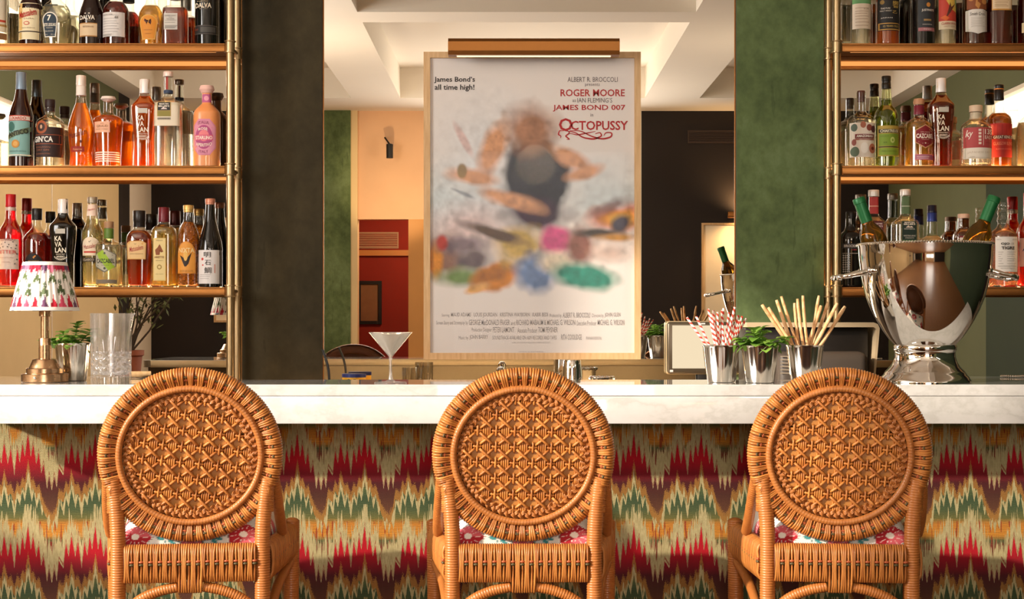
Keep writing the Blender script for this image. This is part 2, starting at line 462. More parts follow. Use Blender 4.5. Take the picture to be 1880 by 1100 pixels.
grille(1.67, 2.35, 2.96, 3.08, YF, 'dark slatted air vent high on the dark wall', M('#3a2a20', .5))
grille(-1.66, -1.22, 2.05, 2.225, -5.3, 'pale slatted air vent on the red wall', M('#b89a78', .5), 8)
b = MB(); b.box(-.45, .45, 0, .05, 0, .06); o = b.build('wall_rail', None, smooth=False, loc=(-1.45, -5.3, 1.97), mat=OCHRE); tag(o, 'ochre wooden rail under the vent on the red wall', 'rail')
o = thing('ceiling_spotlight', 'small black cylinder spotlight on the pale lintel, mirrored left of the poster', 'light', (-1.15, -3.4, 2.86))
MB().lathe([(.032, -.06), (.032, .07), (.02, .075)], 16, c=(0, .16, 0)).build('lamp_head', o, mat=BLACK)
MB().tube([(-.05, .0, .14), (-.05, .1, .14), (0, .16, .07)], .008).build('arm', o, mat=BLACK)
for (x, y, z, e, lb) in ((.2, -2.0, 2.6, 17, 'added unseen fill globe in the middle of the room, farthest from the bar'), (-1.62, .3, 2.35, 24, 'added unseen fill globe on the left of the room'), (1.85, .3, 2.35, 11, 'added unseen fill globe on the right of the room')):
    o = thing('fill_globe', lb, 'light', (x, y, z), 0, 'added fill globes behind the camera')  # out-of-sight globes added to brighten the room and its reflections
    MB().ball((0, 0, 0), .17, None, 24, 16).build('globe', o, mat=emit('#ffe8cc', float(e), 'fill_globe_glow'))
    zc_ = ZB+(.27 if any(p[0] < x < p[1] for p in CX) and any(q[0] < y < q[1] for q in CYR) else 0)-z
    MB().tube([(0, 0, .165), (0, 0, zc_)], .006, 8).build('cord', o, mat=BLACK)
    MB().lathe([(.05, zc_-.006), (.05, zc_-.001)], 20).build('ceiling_rose', o, mat=BLACK)
# planter at the left wall
o = thing('planter_stand', 'square dark wooden stand under the terracotta pot', 'stand', (-3.02, -.85, 0))
MB().rbox(-.17, .17, -.17, .17, .62, .66, .008).build('top', o, mat=wood_mat('dark_wood', '#3a2416', '#553621'))
for sx in (-1, 1):
    for sy in (-1, 1): MB().box(sx*.14-.02, sx*.14+.02, sy*.14-.02, sy*.14+.02, 0, .62).build('leg', o, smooth=False, mat=wood_mat('dark_wood', '#3a2416', '#553621'))
o = thing('potted_tree', 'bare leafy branches in a terracotta pot, mirrored under the left shelves', 'plant', (-3.02, -.85, .66))
MB().lathe([(.09, 0), (.12, .33), (.135, .34), (.135, .38), (.12, .38), (.115, .33)], 20).build('pot', o, mat=M('#8a4a30', .7, 0, 'terracotta'))
b = MB(); lf = MB(); rr = random.Random(3)
for k in range(9):
    p0 = np.array((0, 0, .3)); a = rr.uniform(0, 2*PI); pts = [p0]; d = np.array((math.cos(a)*.28+.12, math.sin(a)*.28, 1.0))
    for i in range(9):
        d = d+np.array((rr.uniform(-.25, .3), rr.uniform(-.25, .25), rr.uniform(-.2, .1))); d /= np.linalg.norm(d); pts.append(pts[-1]+d*.1)
        if i > 2:
            for q in range(5):
                c = pts[-1]+np.array([rr.uniform(-.06, .06) for _ in range(3)]); e = np.array([rr.uniform(-1, 1) for _ in range(3)]); e /= np.linalg.norm(e); g = np.cross(e, (0, .3, 1)); g /= np.linalg.norm(g)
                lf.add([c-e*.035, c+g*.012, c+e*.035, c-g*.012], [(0, 1, 2, 3)])
    b.tube(pts, np.linspace(.01, .003, len(pts)), 5)
b.build('branches', o, mat=M('#3a2a1a', .8, 0, 'bark')); lf.build('leaves', o, mat=M('#4d5226', .7, 0, 'dry_leaf'))

# ------------------------------------------------------------------ the bar counter
def marble():
    t = NT('white_marble'); v = t.coord('Object', (1, 1, 1.6))
    n = t.noise(v, 2.2, 8, .62); n2 = t.noise(v, 9, 6, .6)
    ve = t.math('ABSOLUTE', t.math('SUBTRACT', t.math('ADD', n, t.math('MULTIPLY', n2, .18)), .6))
    col = t.ramp(ve, [(0, '#c4c2be'), (.03, '#cfcdca'), (.12, '#d6d4d2')])
    return t.done(t.bsdf(col, .03, spec=.6, coat=.7))
MARBLE = marble()
def flame_stitch():
    """ikat flame-stitch weave; u runs along the bar, v down the cloth"""
    t = NT('flame_stitch_fabric')
    tc = t.new('ShaderNodeTexCoord'); sp = t.new('ShaderNodeSeparateXYZ'); t.link(tc.outputs['Object'], sp.inputs[0])
    X, Z = sp.outputs[0], sp.outputs[2]
    PW, PH = .1876, .2585
    L1 = [(88,345),(105,180),(122,268),(137,150),(152,232),(172,85),(188,235),(203,150),(222,278),(237,200),(253,332),(267,270),(288,430),(300,345),(317,438),(333,345),(347,425),(360,300),(388,345),(403,190),(420,275),(437,145),(460,275),(478,180),(500,345)]
    T1 = [(88,170),(105,90),(122,60),(150,30),(172,-47),(196,5),(222,55),(253,110),(275,190),(317,215),(352,180),(372,165),(395,140),(415,70),(437,25),(460,70),(480,130),(500,170)]
    T2 = [(88,520),(105,450),(122,480),(137,415),(152,445),(172,310),(192,440),(205,425),(222,485),(240,465),(256,530),(275,585),(300,625),(320,645),(345,600),(360,490),(388,510),(403,440),(420,475),(437,372),(460,470),(478,455),(500,520)]
    L2 = [(88,608),(105,480),(122,528),(137,440),(152,505),(172,385),(195,508),(207,440),(225,548),(240,480),(258,592),(270,530),(298,685),(308,620),(320,705),(335,620),(350,678),(365,510),(392,592),(403,480),(420,538),(437,430),(462,545),(478,470),(500,608)]
    jit = t.noise(t.coord('Object', (1, 1, 1)), 190, 1)
    u = t.math('FRACT', t.math('ADD', t.math('DIVIDE', t.math('ADD', X, t.math('MULTIPLY_ADD', jit, .002, -.001)), PW), .0))
    def curve(pts):
        n = t.new('ShaderNodeFloatCurve'); c = n.mapping.curves[0]; n.mapping.use_clip = False
        ps = [((x-88)/412, (y+100)/900) for x, y in pts]
        while len(c.points) < len(ps): c.points.new(.5, .5)
        for q, (a, bb) in zip(c.points, ps): q.location = (a, bb); q.handle_type = 'VECTOR'
        n.mapping.update(); t.link(u, n.inputs['Value'])
        return t.math('MULTIPLY_ADD', n.outputs[0], 900/567, -100/567)
    l1, t1, t2, l2 = [curve(c) for c in (L1, T1, T2, L2)]
    rag = t.noise(t.coord('Object', (190, 1, 7)), 1.0, 2, .7)      # ragged warp ends
    rag2 = t.noise(t.coord('Object', (400, 1, 12)), 1.0, 1)
    ragc = t.math('ADD', t.math('MULTIPLY', t.math('SUBTRACT', rag, .5), .55), t.math('MULTIPLY', t.math('SUBTRACT', rag2, .5), .50))
    fine = t.math('MULTIPLY', t.math('SUBTRACT', t.noise(t.coord('Object', (700, 1, 60)), 1, 2), .5), .03)
    w0 = t.math('FRACT', t.math('DIVIDE', t.math('MULTIPLY', Z, -1.0), PH))
    v = t.math('ADD', t.math('SUBTRACT', w0, .083), fine)
    def inside(vv, a, bb): return t.math('MULTIPLY', t.math('GREATER_THAN', vv, a), t.math('LESS_THAN', vv, bb))
    v1 = t.math('ADD', v, 1.0)
    t1r = t.math('ADD', t1, ragc); t2r = t.math('ADD', t2, t.math('MULTIPLY', ragc, .35))
    c1 = t.math('MAXIMUM', inside(v, t1r, l1), inside(v1, t1r, l1))
    c2 = t.math('MAXIMUM', inside(v, t2r, l2), inside(v1, t2r, l2))
    # ground between cream1 and cream2: red to maroon to brown; between cream2 and the next cream1: green, olive, orange, green
    vA = t.math('ADD', v, t.math('LESS_THAN', v, t.math('SUBTRACT', l1, .001)))
    gA = t.ramp(t.math('DIVIDE', vA, 1.25), [(0, '#a3121f'), (.34, '#a5101f'), (.45, '#7c1520'), (.55, '#4a1a1e'), (.66, '#4a2a22'), (.80, '#5c3a28'), (.9, '#7a5a30')])
    spk = t.noise(t.coord('Object', (1, 1, 1)), 420, 2)
    halo = t.math('MULTIPLY', t.math('GREATER_THAN', vA, t.math('SUBTRACT', t2, t.math('MULTIPLY_ADD', spk, .22, .0))), .75)
    gA = t.mix(halo, gA, lin('#9a6e34'))
    gB = t.ramp(t.math('FRACT', t.math('ADD', v, .32)), [(0, '#6b4a2a'), (.07, '#57643f'), (.17, '#3e5238'), (.30, '#4d5b3b'), (.39, '#6d6a3a'), (.45, '#c07d30'), (.57, '#c9852f'), (.63, '#56603c'), (.70, '#7a4030'), (1, '#4d5a3a')])
    red_bits = t.math('MULTIPLY', t.math('GREATER_THAN', t.noise(t.coord('Object', (170, 1, 16)), 1, 1), .60), .8)
    gB = t.mix(t.math('MULTIPLY', red_bits, t.math('GREATER_THAN', t.math('FRACT', t.math('ADD', v, .32)), .42)), gB, lin('#8c2a20'))
    stripe = t.math('GREATER_THAN', t.math('FRACT', t.math('MULTIPLY_ADD', Z, 230.0, t.math('MULTIPLY', t.noise(t.coord('Object'), 40, 2), 1.2))), .60)
    gB = t.mix(t.math('MULTIPLY', stripe, .55), gB, lin('#2a2a1c'))
    inA = t.math('MAXIMUM', inside(v, l1, t2), inside(v1, l1, t2))
    base = t.mix(inA, gB, gA)
    cream = t.mix(t.noise(t.coord('Object', (260, 1, 60)), 1, 3), lin('#80734a'), lin('#c2b588'))
    col = t.mix(c1, base, cream); col = t.mix(c2, col, cream)
    e1 = t.math('MAXIMUM', inside(v, t.math('SUBTRACT', l1, .052), t.math('SUBTRACT', l1, .022)), inside(v1, t.math('SUBTRACT', l1, .052), t.math('SUBTRACT', l1, .022)))
    col = t.mix(t.math('MULTIPLY', e1, .75), col, lin('#7d2a1e'))
    rib = t.math('ADD', t.math('SINE', t.math('MULTIPLY', Z, 2*PI*330)), t.math('MULTIPLY', t.math('SINE', t.math('MULTIPLY', X, 2*PI*300)), .5))
    thr = t.noise(t.coord('Object', (90, 1, 700)), 1, 2)
    col = t.mix(t.math('MULTIPLY_ADD', thr, .5, -.05), col, t.mix(.5, col, (.02, .015, .01)))
    return t.done(t.bsdf(col, .9, spec=.15, sheen=.1, bump=rib, bstr=.35, bdist=.0008))
CT = 1.10
bar = thing('bar_counter', 'long bar counter with a white marble top and flame-stitch fabric front', 'bar counter', (0, 0, 0))
def arc(cx, cy, r, a0, a1, n=6): return [(cx+r*math.cos(a0+(a1-a0)*i/n), cy+r*math.sin(a0+(a1-a0)*i/n)) for i in range(n+1)]
XL, XR = -1.58, 1.66
top = [(XL, 4.0), (XR, 4.0)]+arc(XR-.04, 4.56, .04, 0, PI/2)+arc(1.10+.02, 4.58, .02, PI/2, PI)+[(1.10, 4.34), (-1.09, 4.34)]+arc(-1.09-.02, 4.58, .02, 0, PI/2)+arc(XL+.04, 4.56, .04, PI/2, PI)
b = MB(); b.prismz(top, CT-.03, CT); o = b.build('marble_top', bar, smooth=False, mat=MARBLE)
md = o.modifiers.new('edge', 'BEVEL'); md.width = .002; md.segments = 2; md.limit_method = 'ANGLE'
b = MB(); b.rbox(XL+.002, XR-.002, 4.001, 4.06, CT-.103, CT-.0305, .002); b.build('marble_apron', bar, mat=MARBLE)
b = MB(); b.box(XL+.02, XR-.02, 4.25, 4.27, .02, CT-.03); o = b.build('fabric_front', bar, smooth=False, mat=flame_stitch())
off = PX(26.4, 4.25); zo = 1.0148         # phase of the pattern
o.location = (off, 0, zo); o.data.transform(Matrix.Translation((-off, 0, -zo)))
b = MB(); b.box(XL+.02, XR-.02, 4.06, 4.25, CT-.06, CT-.0305); b.box(XL+.02, XR-.02, 4.27, 4.32, 0, CT-.0305); b.box(XL+.02, -1.1, 4.32, 4.56, 0, CT-.0305); b.box(1.11, XR-.02, 4.32, 4.56, 0, CT-.0305)
b.build('counter_body', bar, smooth=False, mat=M('#5a452c', .5, 0, 'dark_board'))
b = MB(); b.box(-1.08, 1.09, 4.32, 4.334, .3, CT-.032); b.build('back_panel', bar, smooth=False, mat=brass_mat('brushed_panel', '#9c8a6c', .45))
TRIM = brass_mat('satin_brass_trim', '#e0c8a0', .5)
b = MB()
for x0, x1, y in ((-1.07, 1.08, 4.34), (XL+.04, -1.11, 4.60), (1.12, XR-.04, 4.60)): b.rbox(x0, x1, y, y+.004, CT-.031, CT-.0012, .0015)
b.build('rear_trim', bar, mat=TRIM)
# back counter
bc = thing('back_counter', 'dark back counter below the mirrors carrying the bar tools', 'counter', (0, 0, 0))
MB().rbox(-2.5, 2.6, 4.98, 5.52, ZBC-.03, ZBC, .003).build('worktop', bc, mat=M('#8a7860', .3, 0, 'stone_worktop'))
MB().box(-2.5, 2.6, 5.02, 5.52, 0, ZBC-.03).build('cabinet_body', bc, smooth=False, mat=M('#3a2b1e', .5, 0, 'cabinet_wood'))

ws = thing('ledge_fill', 'added unseen warm fill strip along the back counter under the middle mirror', 'light', (0, 5.525, ZBC))
MB().rbox(-.985, 1.14, -.03, .0, .0006, .028, .004).build('housing', ws, mat=BLACK)  # hidden strip added to brighten the counter's rear ledge
MB().box(-.98, 1.135, -.0312, -.0302, .006, .024).build('light_tube', ws, smooth=False, mat=emit('#ffdcb0', 50.0, 'ledge_fill_tube'))
# ------------------------------------------------------------------ brass bottle shelves
SZ = [2.242, 1.8124, 1.3864]; SF = 5.35; SB = 5.545
LEDM = emit('#ffc684', 42.0, 'shelf_led'); LED_FILL = emit('#ffd09a', 14.0, 'top_shelf_fill'); LEDU = emit('#ffac60', .9, 'shelf_led_warm')
def shelving(x_in, sgn, x_out, label):
    o = thing('bar_shelving', label, 'shelving', (x_in, 5.48, ZBC))
    inv = lambda x: x-x_in
    xa, xb = sorted((x_in+sgn*.018, x_out))
    for k, z in enumerate(SZ):
        zz = z-ZBC
        b = MB(); b.box(inv(xa), inv(xb), SF-5.48+.012, SB-5.48, zz-.012, zz-.001)
        sh = b.build('shelf', o, smooth=False, mat=BRASS_D)
        b = MB(); b.rbox(inv(xa), inv(xb), SF-5.48, SF-5.48+.014, zz-.030, zz, .0025); b.rbox(inv(xa), inv(xb), SF-5.48-.004, SF-5.48, zz-.006, zz-.001, .001)
        b.build('front_rail', sh, mat=BRASS_D)
        b = MB(); b.box(inv(xa)+.03, inv(xb)-.03, -.034, -.012, zz-.0012, zz+.0001)
        b.build('light_strip', sh, smooth=False, mat=LEDM if k else LED_FILL)  # top shelf's strip is extra fill, added to brighten its labels
        if k < 2:
            b = MB(); b.box(inv(xa)+.05, inv(xb)-.05, SF-5.48+.02, SF-5.48+.095, zz-.0165, zz-.0125)
            b.build('light_strip', sh, smooth=False, mat=LEDU)
    for x in (x_in, x_out):
        for y, r in ((SF, .0134), (5.487, .0126)):
            b = MB(); b.lathe([(r, 0), (r, ZB-ZBC)], 20, c=(inv(x), y-5.48, 0)); ps = b.build('post', o, mat=BRASS)
            for k, z in enumerate(SZ):
                b = MB(); q = r/.0134
                b.lathe([(.0130*q, -.021), (.0200*q, -.021), (.0205*q, -.0175), (.0165*q, -.0165), (.0165*q, .0165), (.0205*q, .0175), (.0200*q, .021), (.0130*q, .021)], 24, c=(inv(x), y-5.48, z-ZBC-.0135))
                b.build('collar', ps, sharp=30, mat=BRASS)
                if y == SF: b = MB(); b.tube([(inv(x), y-5.48, z-ZBC-.0135), (inv(x), .0, z-ZBC-.0135)], .006, 8); b.build('bracket', ps, mat=BRASS)
    return o
shelving(-.9888, -1, -2.3, 'left brass shelving on round posts, three bottle shelves against the mirror')
shelving(1.1399, 1, 2.5, 'right brass shelving on round posts, three bottle shelves behind the silver bowl')
# ------------------------------------------------------------------ bottles
class Body:
    """outline of a bottle in photo pixels -> metres; knows its front surface so that labels can lie on it"""
    def __init__(s, cx, z0, D, prof, n=2., ay=1.):
        s.cx, s.D, s.n, s.ay = cx, D, n, ay; s.S = F/D; s.base = CYP+(ZC-z0)*s.S
        pts = sorted([(s.base-y)/s.S for y, h in prof]); hw = [h/s.S for y, h in sorted(prof, key=lambda q: -q[0])]
        if pts[0] > 0: pts = [0.]+pts; hw = [hw[0]]+hw
        s.z, s.r = pchip(pts, hw, 44)
    def front(s, x, z):
        r = np.interp(z, s.z, s.r)
        q = np.clip(np.abs(x)/np.maximum(r, 1e-6), 0, .9985)
        return -s.ay*r*(1-q**s.n)**(1/s.n)
    def loc(s): return (PX(s.cx, s.D), s.D, ZC-(s.base-CYP)/s.S)
    def wrap(s, pts, off):
        pts = np.asarray(pts, float); x = (pts[:, 0]-s.cx)/s.S; z = (s.base-pts[:, 1])/s.S
        return np.stack([x, s.front(x, z)-off, z], 1)

def outline(shape, x0, x1, y0, y1):
    cx, cy, a, h = (x0+x1)/2, (y0+y1)/2, (x1-x0)/2, (y1-y0)/2
    if shape == 'rect': p = [(-1, -1), (1, -1), (1, 1), (-1, 1)]
    elif shape == 'oval': p = [(math.cos(t*PI/14), math.sin(t*PI/14)) for t in range(28)]
    elif shape == 'hex': p = [(0, -1), (1, -.52), (1, .52), (0, 1), (-1, .52), (-1, -.52)]
    elif shape == 'oct': p = [(-.5, -1), (.5, -1), (1, -.6), (1, .6), (.5, 1), (-.5, 1), (-1, .6), (-1, -.6)]
    elif shape == 'arch': p = [(-1, 1), (-1, -.2)]+[(-math.cos(t*PI/12), -.2-.8*math.sin(t*PI/12)) for t in range(1, 12)]+[(1, -.2), (1, 1)]
    elif shape == 'coffin': p = [(-.72, 1), (-1, -.35)]+[(-math.cos(t*PI/12), -.35-.65*math.sin(t*PI/12)) for t in range(1, 12)]+[(1, -.35), (.72, 1)]
    elif shape == 'shield': p = [(-1, -.9), (-.5, -1), (.5, -1), (1, -.9), (1, .75), (.5, .85), (0, 1), (-.5, .85), (-1, .75)]
    elif shape == 'diag': p = [(-1, .25), (1, -1), (1, -.25), (-1, 1)]
    elif shape == 'u': p = []
    else: p = shape
    return [(cx+a*px, cy+h*py) for px, py in p]
def patch(mb, body, shape, x0, x1, y0, y1, off, m):
    if shape == 'rect':
        nx = 14; ny = 6; X = np.linspace(x0, x1, nx+1); Y = np.linspace(y0, y1, ny+1)
        pts = [(x, y) for y in Y for x in X]
        fs = [(j*(nx+1)+i, (j+1)*(nx+1)+i, (j+1)*(nx+1)+i+1, j*(nx+1)+i+1) for j in range(ny) for i in range(nx)]
        mb.add(body.wrap(pts, off), fs, m); return
    o = outline(shape, x0, x1, y0, y1); q = []
    for i in range(len(o)):
        a, b_ = o[i], o[(i+1) % len(o)]; k = max(1, int(math.hypot(b_[0]-a[0], b_[1]-a[1])/4))
        q += [(a[0]+(b_[0]-a[0])*t/k, a[1]+(b_[1]-a[1])*t/k) for t in range(k)]
    N = len(q); c = (sum(p[0] for p in q)/N, sum(p[1] for p in q)/N); R = (.25, .5, .75, 1.)
    pts = [c]+[(c[0]+t*(p[0]-c[0]), c[1]+t*(p[1]-c[1])) for t in R for p in q]
    fs = [(0, 1+(i+1) % N, 1+i) for i in range(N)]
    for j in range(3): fs += [(1+j*N+i, 1+j*N+(i+1) % N, 1+(j+1)*N+(i+1) % N, 1+(j+1)*N+i) for i in range(N)]
    mb.add(body.wrap(pts, off), fs, m)
def words_on(mb, body, s, xc, yc, w, h, m, off, bold=.0, shear=0., rot=0., arch=0.):
    g, f, asp = text_geo(s, bold, shear)
    x = (g[:, 0]-.5)*w; y = -(g[:, 1]-.5)*h
    y = y+arch*(2*x/w)**2
    c, sn = math.cos(rot), math.sin(rot)
    mb.add(body.wrap(np.stack([xc+x*c-y*sn, yc+x*sn+y*c], 1), off), f, m)

BOTTLES = []
def ink(h): return M(h, .55, 0, 'print_ink')
def paper(h): return M(h, .6, 0, 'label_paper')
def bottle(label, cx, row, prof, n=2., ay=1., D=5.46, opaque=None, liq=None, lev=None, tint='#f7f8f3', caps=(), labels=(), rough=.08, clear=.45, glow=.44, group=None, foot=True):
    """prof: (y, half width) from the mouth down; caps: (name, y0, y1, hw0, hw1, colour, metal); labels: (shape,x0,x1,y0,y1,colour,[prints],[words])"""
    z0 = SZ[row]+.0006
    B = Body(cx, z0, D, prof, n, ay)
    o = thing('liquor_bottle', label, 'bottle', B.loc(), 0, group)
    seg = 32
    z, r = B.z.copy(), B.r.copy()
    pr = [(max(.001, r[0]-.003), 0)]+[(a, max(c, .002 if i else .0025)) for i, (a, c) in enumerate(zip(r, z)) if c > .002 or i == 0]
    mb = MB(); mb.lathe(pr, seg, n=n, ay=ay)
    if opaque: mb.build('glass_body', o, sharp=50, mat=M(opaque, rough, 0, 'dark_glass', coat=.3))
    else: mb.build('glass_body', o, sharp=50, mat=glass(tint, .05))
    if liq and not opaque:
        zt = (B.base-lev)/B.S; thick = .010 if foot else .004
        q = [(max(.001, a-.0022), c) for a, c in zip(r, z) if thick <= c <= zt]
        q = [(q[0][0]-.002, thick-.001)]+q
        rt = max(.001, np.interp(zt, z, r)-.0022)
        if zt-q[-1][1] > 1e-4: q.append((rt, zt))
        mb = MB(); mb.lathe(q, seg, n=n, ay=ay); mb.build('liquid', o, sharp=50, mat=liquid(liq, clear, glow))
    for nm, y0, y1, h0, h1, colr, met in caps:
        za, zb = (B.base-y1)/B.S, (B.base-y0)/B.S; a, c = h1/B.S, h0/B.S; e = min(.0015, (zb-za)*.2)
        mb = MB()
        if nm == 'stopper': pr = [(a*.6, za), (a, za+e*2), (c*1.0, (za+zb)/2), (c*.85, zb-e), (c*.4, zb)]
        else: pr = [(a, za), (a+.0003, za+e), (a-.0003, za+(zb-za)*.3), (c, za+(zb-za)*.36), (c, zb-e*1.2), (c-.0012, zb)]
        mb.lathe(pr, 24); mb.build(nm, o, sharp=35, mat=M(colr, .35 if met else .5, met, nm+'_finish'))
    for L in labels:
        shape, x0, x1, y0, y1, colr = L[:6]; prints = L[6] if len(L) > 6 else []; wd = L[7] if len(L) > 7 else []
        if colr:
            mb = MB(); patch(mb, B, shape, x0, x1, y0, y1, .0005, paper(colr))
            for k, p_ in enumerate(prints): patch(mb, B, p_[0], p_[1], p_[2], p_[3], p_[4], .0008+.00025*k, paper(p_[5]))
            lo = mb.build('label', o, sharp=0)
        elif prints:
            mb = MB()
            for k, p_ in enumerate(prints): patch(mb, B, p_[0], p_[1], p_[2], p_[3], p_[4], .0008+.00025*k, paper(p_[5]))
            lo = mb.build('emblem', o, sharp=0)
        else: lo = o
        if wd:
            mb = MB()
            for t in wd:
                s, xc, yc, ww, hh, colr2 = t[:6]; kw = t[6] if len(t) > 6 else {}
                words_on(mb, B, s, xc, yc, ww, hh, ink(colr2), .0011+.00025*len(prints), **kw)
            mb.build('lettering', lo, smooth=False)
    BOTTLES.append(o); return o
def lines(x0, x1, ys, col='#8a8378', th=.5):
    """rows of small print too small to read"""
    return [('rect', x0, x1-(i*37 % 5), y-th, y+th, col) for i, y in enumerate(ys)]
G1L, G2L, G3L = 'bottles on the top left shelf', 'bottles on the middle left shelf', 'bottles on the bottom left shelf'
G1R, G2R, G3R = 'bottles on the top right shelf', 'bottles on the middle right shelf', 'bottles on the bottom right shelf'
def neck(top, bot, hn, sh, hw, base=None, soft=.5):
    """plain bottle: neck half-width hn from top to bot, shoulder reaching hw at sh"""
    return [(top, hn), (bot, hn+.6), (bot+(sh-bot)*.45, hn+(hw-hn)*.42), (bot+(sh-bot)*.75, hn+(hw-hn)*.82), (sh, hw), (sh+16, hw)]
def kavalan(cx, row, top, dark, glow_col, lab, grp, dy, capc, D=5.46):
    sh = top+49; hw = 23.5; yb = 590+(ZC-SZ[row])*F/D
    prof = [(top, 8.5), (top+27, 9), (top+31, 10), (top+40, 16), (sh, hw-.5), (sh+4, hw), (sh+70, 17.5+1.5), (yb-4, 19), (yb, 19)]
    y = top
    wc = '#f6ead2'
    return bottle(lab, cx, row, prof, n=3.2, ay=.8, D=D, opaque=dark, liq=glow_col, lev=top+31, tint='#fff2dc', group=grp,
        caps=[('cap', top, top+26, 9, 9.3, capc, .12)],
        labels=[('rect', 0, 0, 0, 0, None, [('rect', cx-9, cx+9, y+55, y+64, '#c8c2b4')], [
            ('KA', cx-4, y+73, 13, 9, wc, {'bold': .02}), ('VA', cx-4, y+83.5, 13, 9, wc, {'bold': .02}), ('LAN', cx, y+94, 20, 9, wc, {'bold': .02}),
            ('SINGLE MALT', cx, y+101.5, 17, 2.6, wc), ('WHISKY', cx, y+106, 15, 3.6, wc, {'bold': .02}), ('(((((((((', cx, y+111, 24, 3.6, wc, {'arch': -5, 'bold': .03})])])

# --- top shelf, left
bottle('pale label bottle cut by the left picture edge, top shelf', -8, 0, neck(-70, -25, 8, 2, 24), liq='#e9dfc4', lev=10, glow=.3, group=G1L,
    labels=[('rect', -30, 15, 2, 62, '#e9ddc6', [('rect', -30, 15, 48, 52, '#b98d52'), ('rect', -30, 15, 64, 76, '#8a6440'), ('rect', 6, 14, 40, 44, '#c2452f')])])
bottle('dark rum bottle with a wide cream label and red script, top left shelf', 57, 0, neck(-62, -20, 8, 16, 21.5), opaque='#2a0f0a', group=G1L,
    caps=[('cap', -68, -40, 9.5, 9.5, '#1a1512', 0)],
    labels=[('rect', 37, 77.5, 9, 76, '#efe0b8', [('rect', 37, 77.5, 60.5, 62.5, '#2a1510'), ('rect', 39, 47, 10, 59, '#e3bb74'), ('rect', 40, 46, 63, 75, '#cfae6c'), ('oval', 50, 61, 43, 50, '#c14a3a'), ('oval', 51.5, 59.5, 44.5, 48.5, '#efe0b8')],
        [('Matusalem', 56, 28.5, 33, 12, '#b3241f', {'shear': .35, 'rot': -.25, 'bold': .02}), ('SOLERA', 59, 38, 18, 2.4, '#8a6f52'), ('GRAN RESERVA', 58, 55, 24, 2, '#8a6f52')])])
bottle('round clear tequila bottle with a navy coffin-shaped label marked 7, top shelf', 102, 0, [(-38, 9), (-4, 9.5), (2, 12), (9, 20), (22, 27), (38, 29), (60, 26.5), (80, 23), (89, 22)], ay=.62, liq='#efe6c8', lev=12, glow=.16, clear=.6, group=G1L,
    caps=[('stopper', -52, -36, 13, 11, '#5c1f1a', 0)],
    labels=[('coffin', 82, 111, 25, 71, '#e4dccb', [('coffin', 84, 109, 27, 69, '#1e2f3d'), ('rect', 84, 110, 10.5, 13, '#4a4a44')],
        [('7', 95.5, 36, 7.5, 11, '#f3ead8', {'bold': .03}), ('SIETE LEGUAS', 95.5, 48.5, 24, 5.6, '#f0e6d2', {'bold': .02}), ('TEQUILA', 95.5, 54.3, 13, 2.2, '#d9cdb8'), ('BLANCO', 95.5, 60, 15, 2.4, '#d9cdb8'), ('750 ml', 88.5, 66, 6, 2, '#d9cdb8'), ('40% vol', 102, 66, 8, 2, '#d9cdb8')])])
bottle('dark brown port bottle with white lettering over a small cream label, top shelf', 168, 0, neck(-70, -22, 9, 34, 22.5), opaque='#22100c', group=G1L, caps=[('cap', -74, -50, 9.6, 9.6, '#1c1613', 0)],
    labels=[('rect', 150.5, 183, 46, 71, '#dcc09a', [('rect', 150.5, 183, 69, 71, '#b07c42'), ('rect', 150.5, 183, 46, 47.5, '#b07c42')], [('RESERVA', 168, 53, 20, 3, '#8a6846')]), ('rect', 0, 0, 0, 0, None, [], [('DALVA', 165.5, 36, 28, 8, '#f3e8d6', {'bold': .02}), ('✦  ✦', 166, 28.5, 11, 3, '#f3e8d6'), ('PORTO', 167, 42.2, 10, 1.8, '#b9a890')])])
bottle('deep red whisky bottle with a big white form label, top shelf', 213, 0, [(-40, 10), (0, 10.5), (4, 14), (12, 20), (22, 23.5), (40, 23.5)], liq='#8a1c0a', lev=5, glow=.3, group=G1L, caps=[('cap', -52, -14, 11, 11, '#1f1814', 0)],
    labels=[('rect', 191, 232.5, 26.5, 71, '#ddd6d0', lines(193, 224, [32, 38, 43, 47, 52, 57, 62], '#a49c98', .4)+lines(193, 212, [67, 69], '#8a8378', .4), [('44', 219.5, 36, 7, 5, '#55504c', {'shear': .3}), ('SINGLE CASK', 203, 31, 20, 2, '#6a6460')])])
bottle('gold tequila bottle with an amber coffin label and a dark horse, top shelf', 277, 0, [(-42, 8.5), (-4, 8.5), (6, 9.5), (14, 16), (26, 22), (40, 23.5), (60, 21.5), (80, 20), (89, 19.5)], ay=.65, liq='#e0a545', lev=11, glow=.2, clear=.6, group=G1L, caps=[('stopper', -56, -40, 13, 11, '#5c1f1a', 0)],
    labels=[('coffin', 259, 292, 29, 75, '#d9a24c', [('coffin', 261, 290, 31, 73, '#d98a26'), ([(-1, -.3), (-.75, -1), (-.5, -.5), (.5, -.45), (.9, -.9), (1, .1), (.8, 1), (.6, .3), (-.2, .3), (-.3, 1), (-.5, .2)], 267.5, 281.5, 36.5, 48, '#4a1f12')], [('ANEJO', 275, 64.5, 11, 2, '#8a4a1a'), ('7', 276, 42, 3.5, 8, '#e0a545', {'bold': .02}), ('TEQUILA', 275, 57.5, 16, 1.8, '#8a4a1a')])])
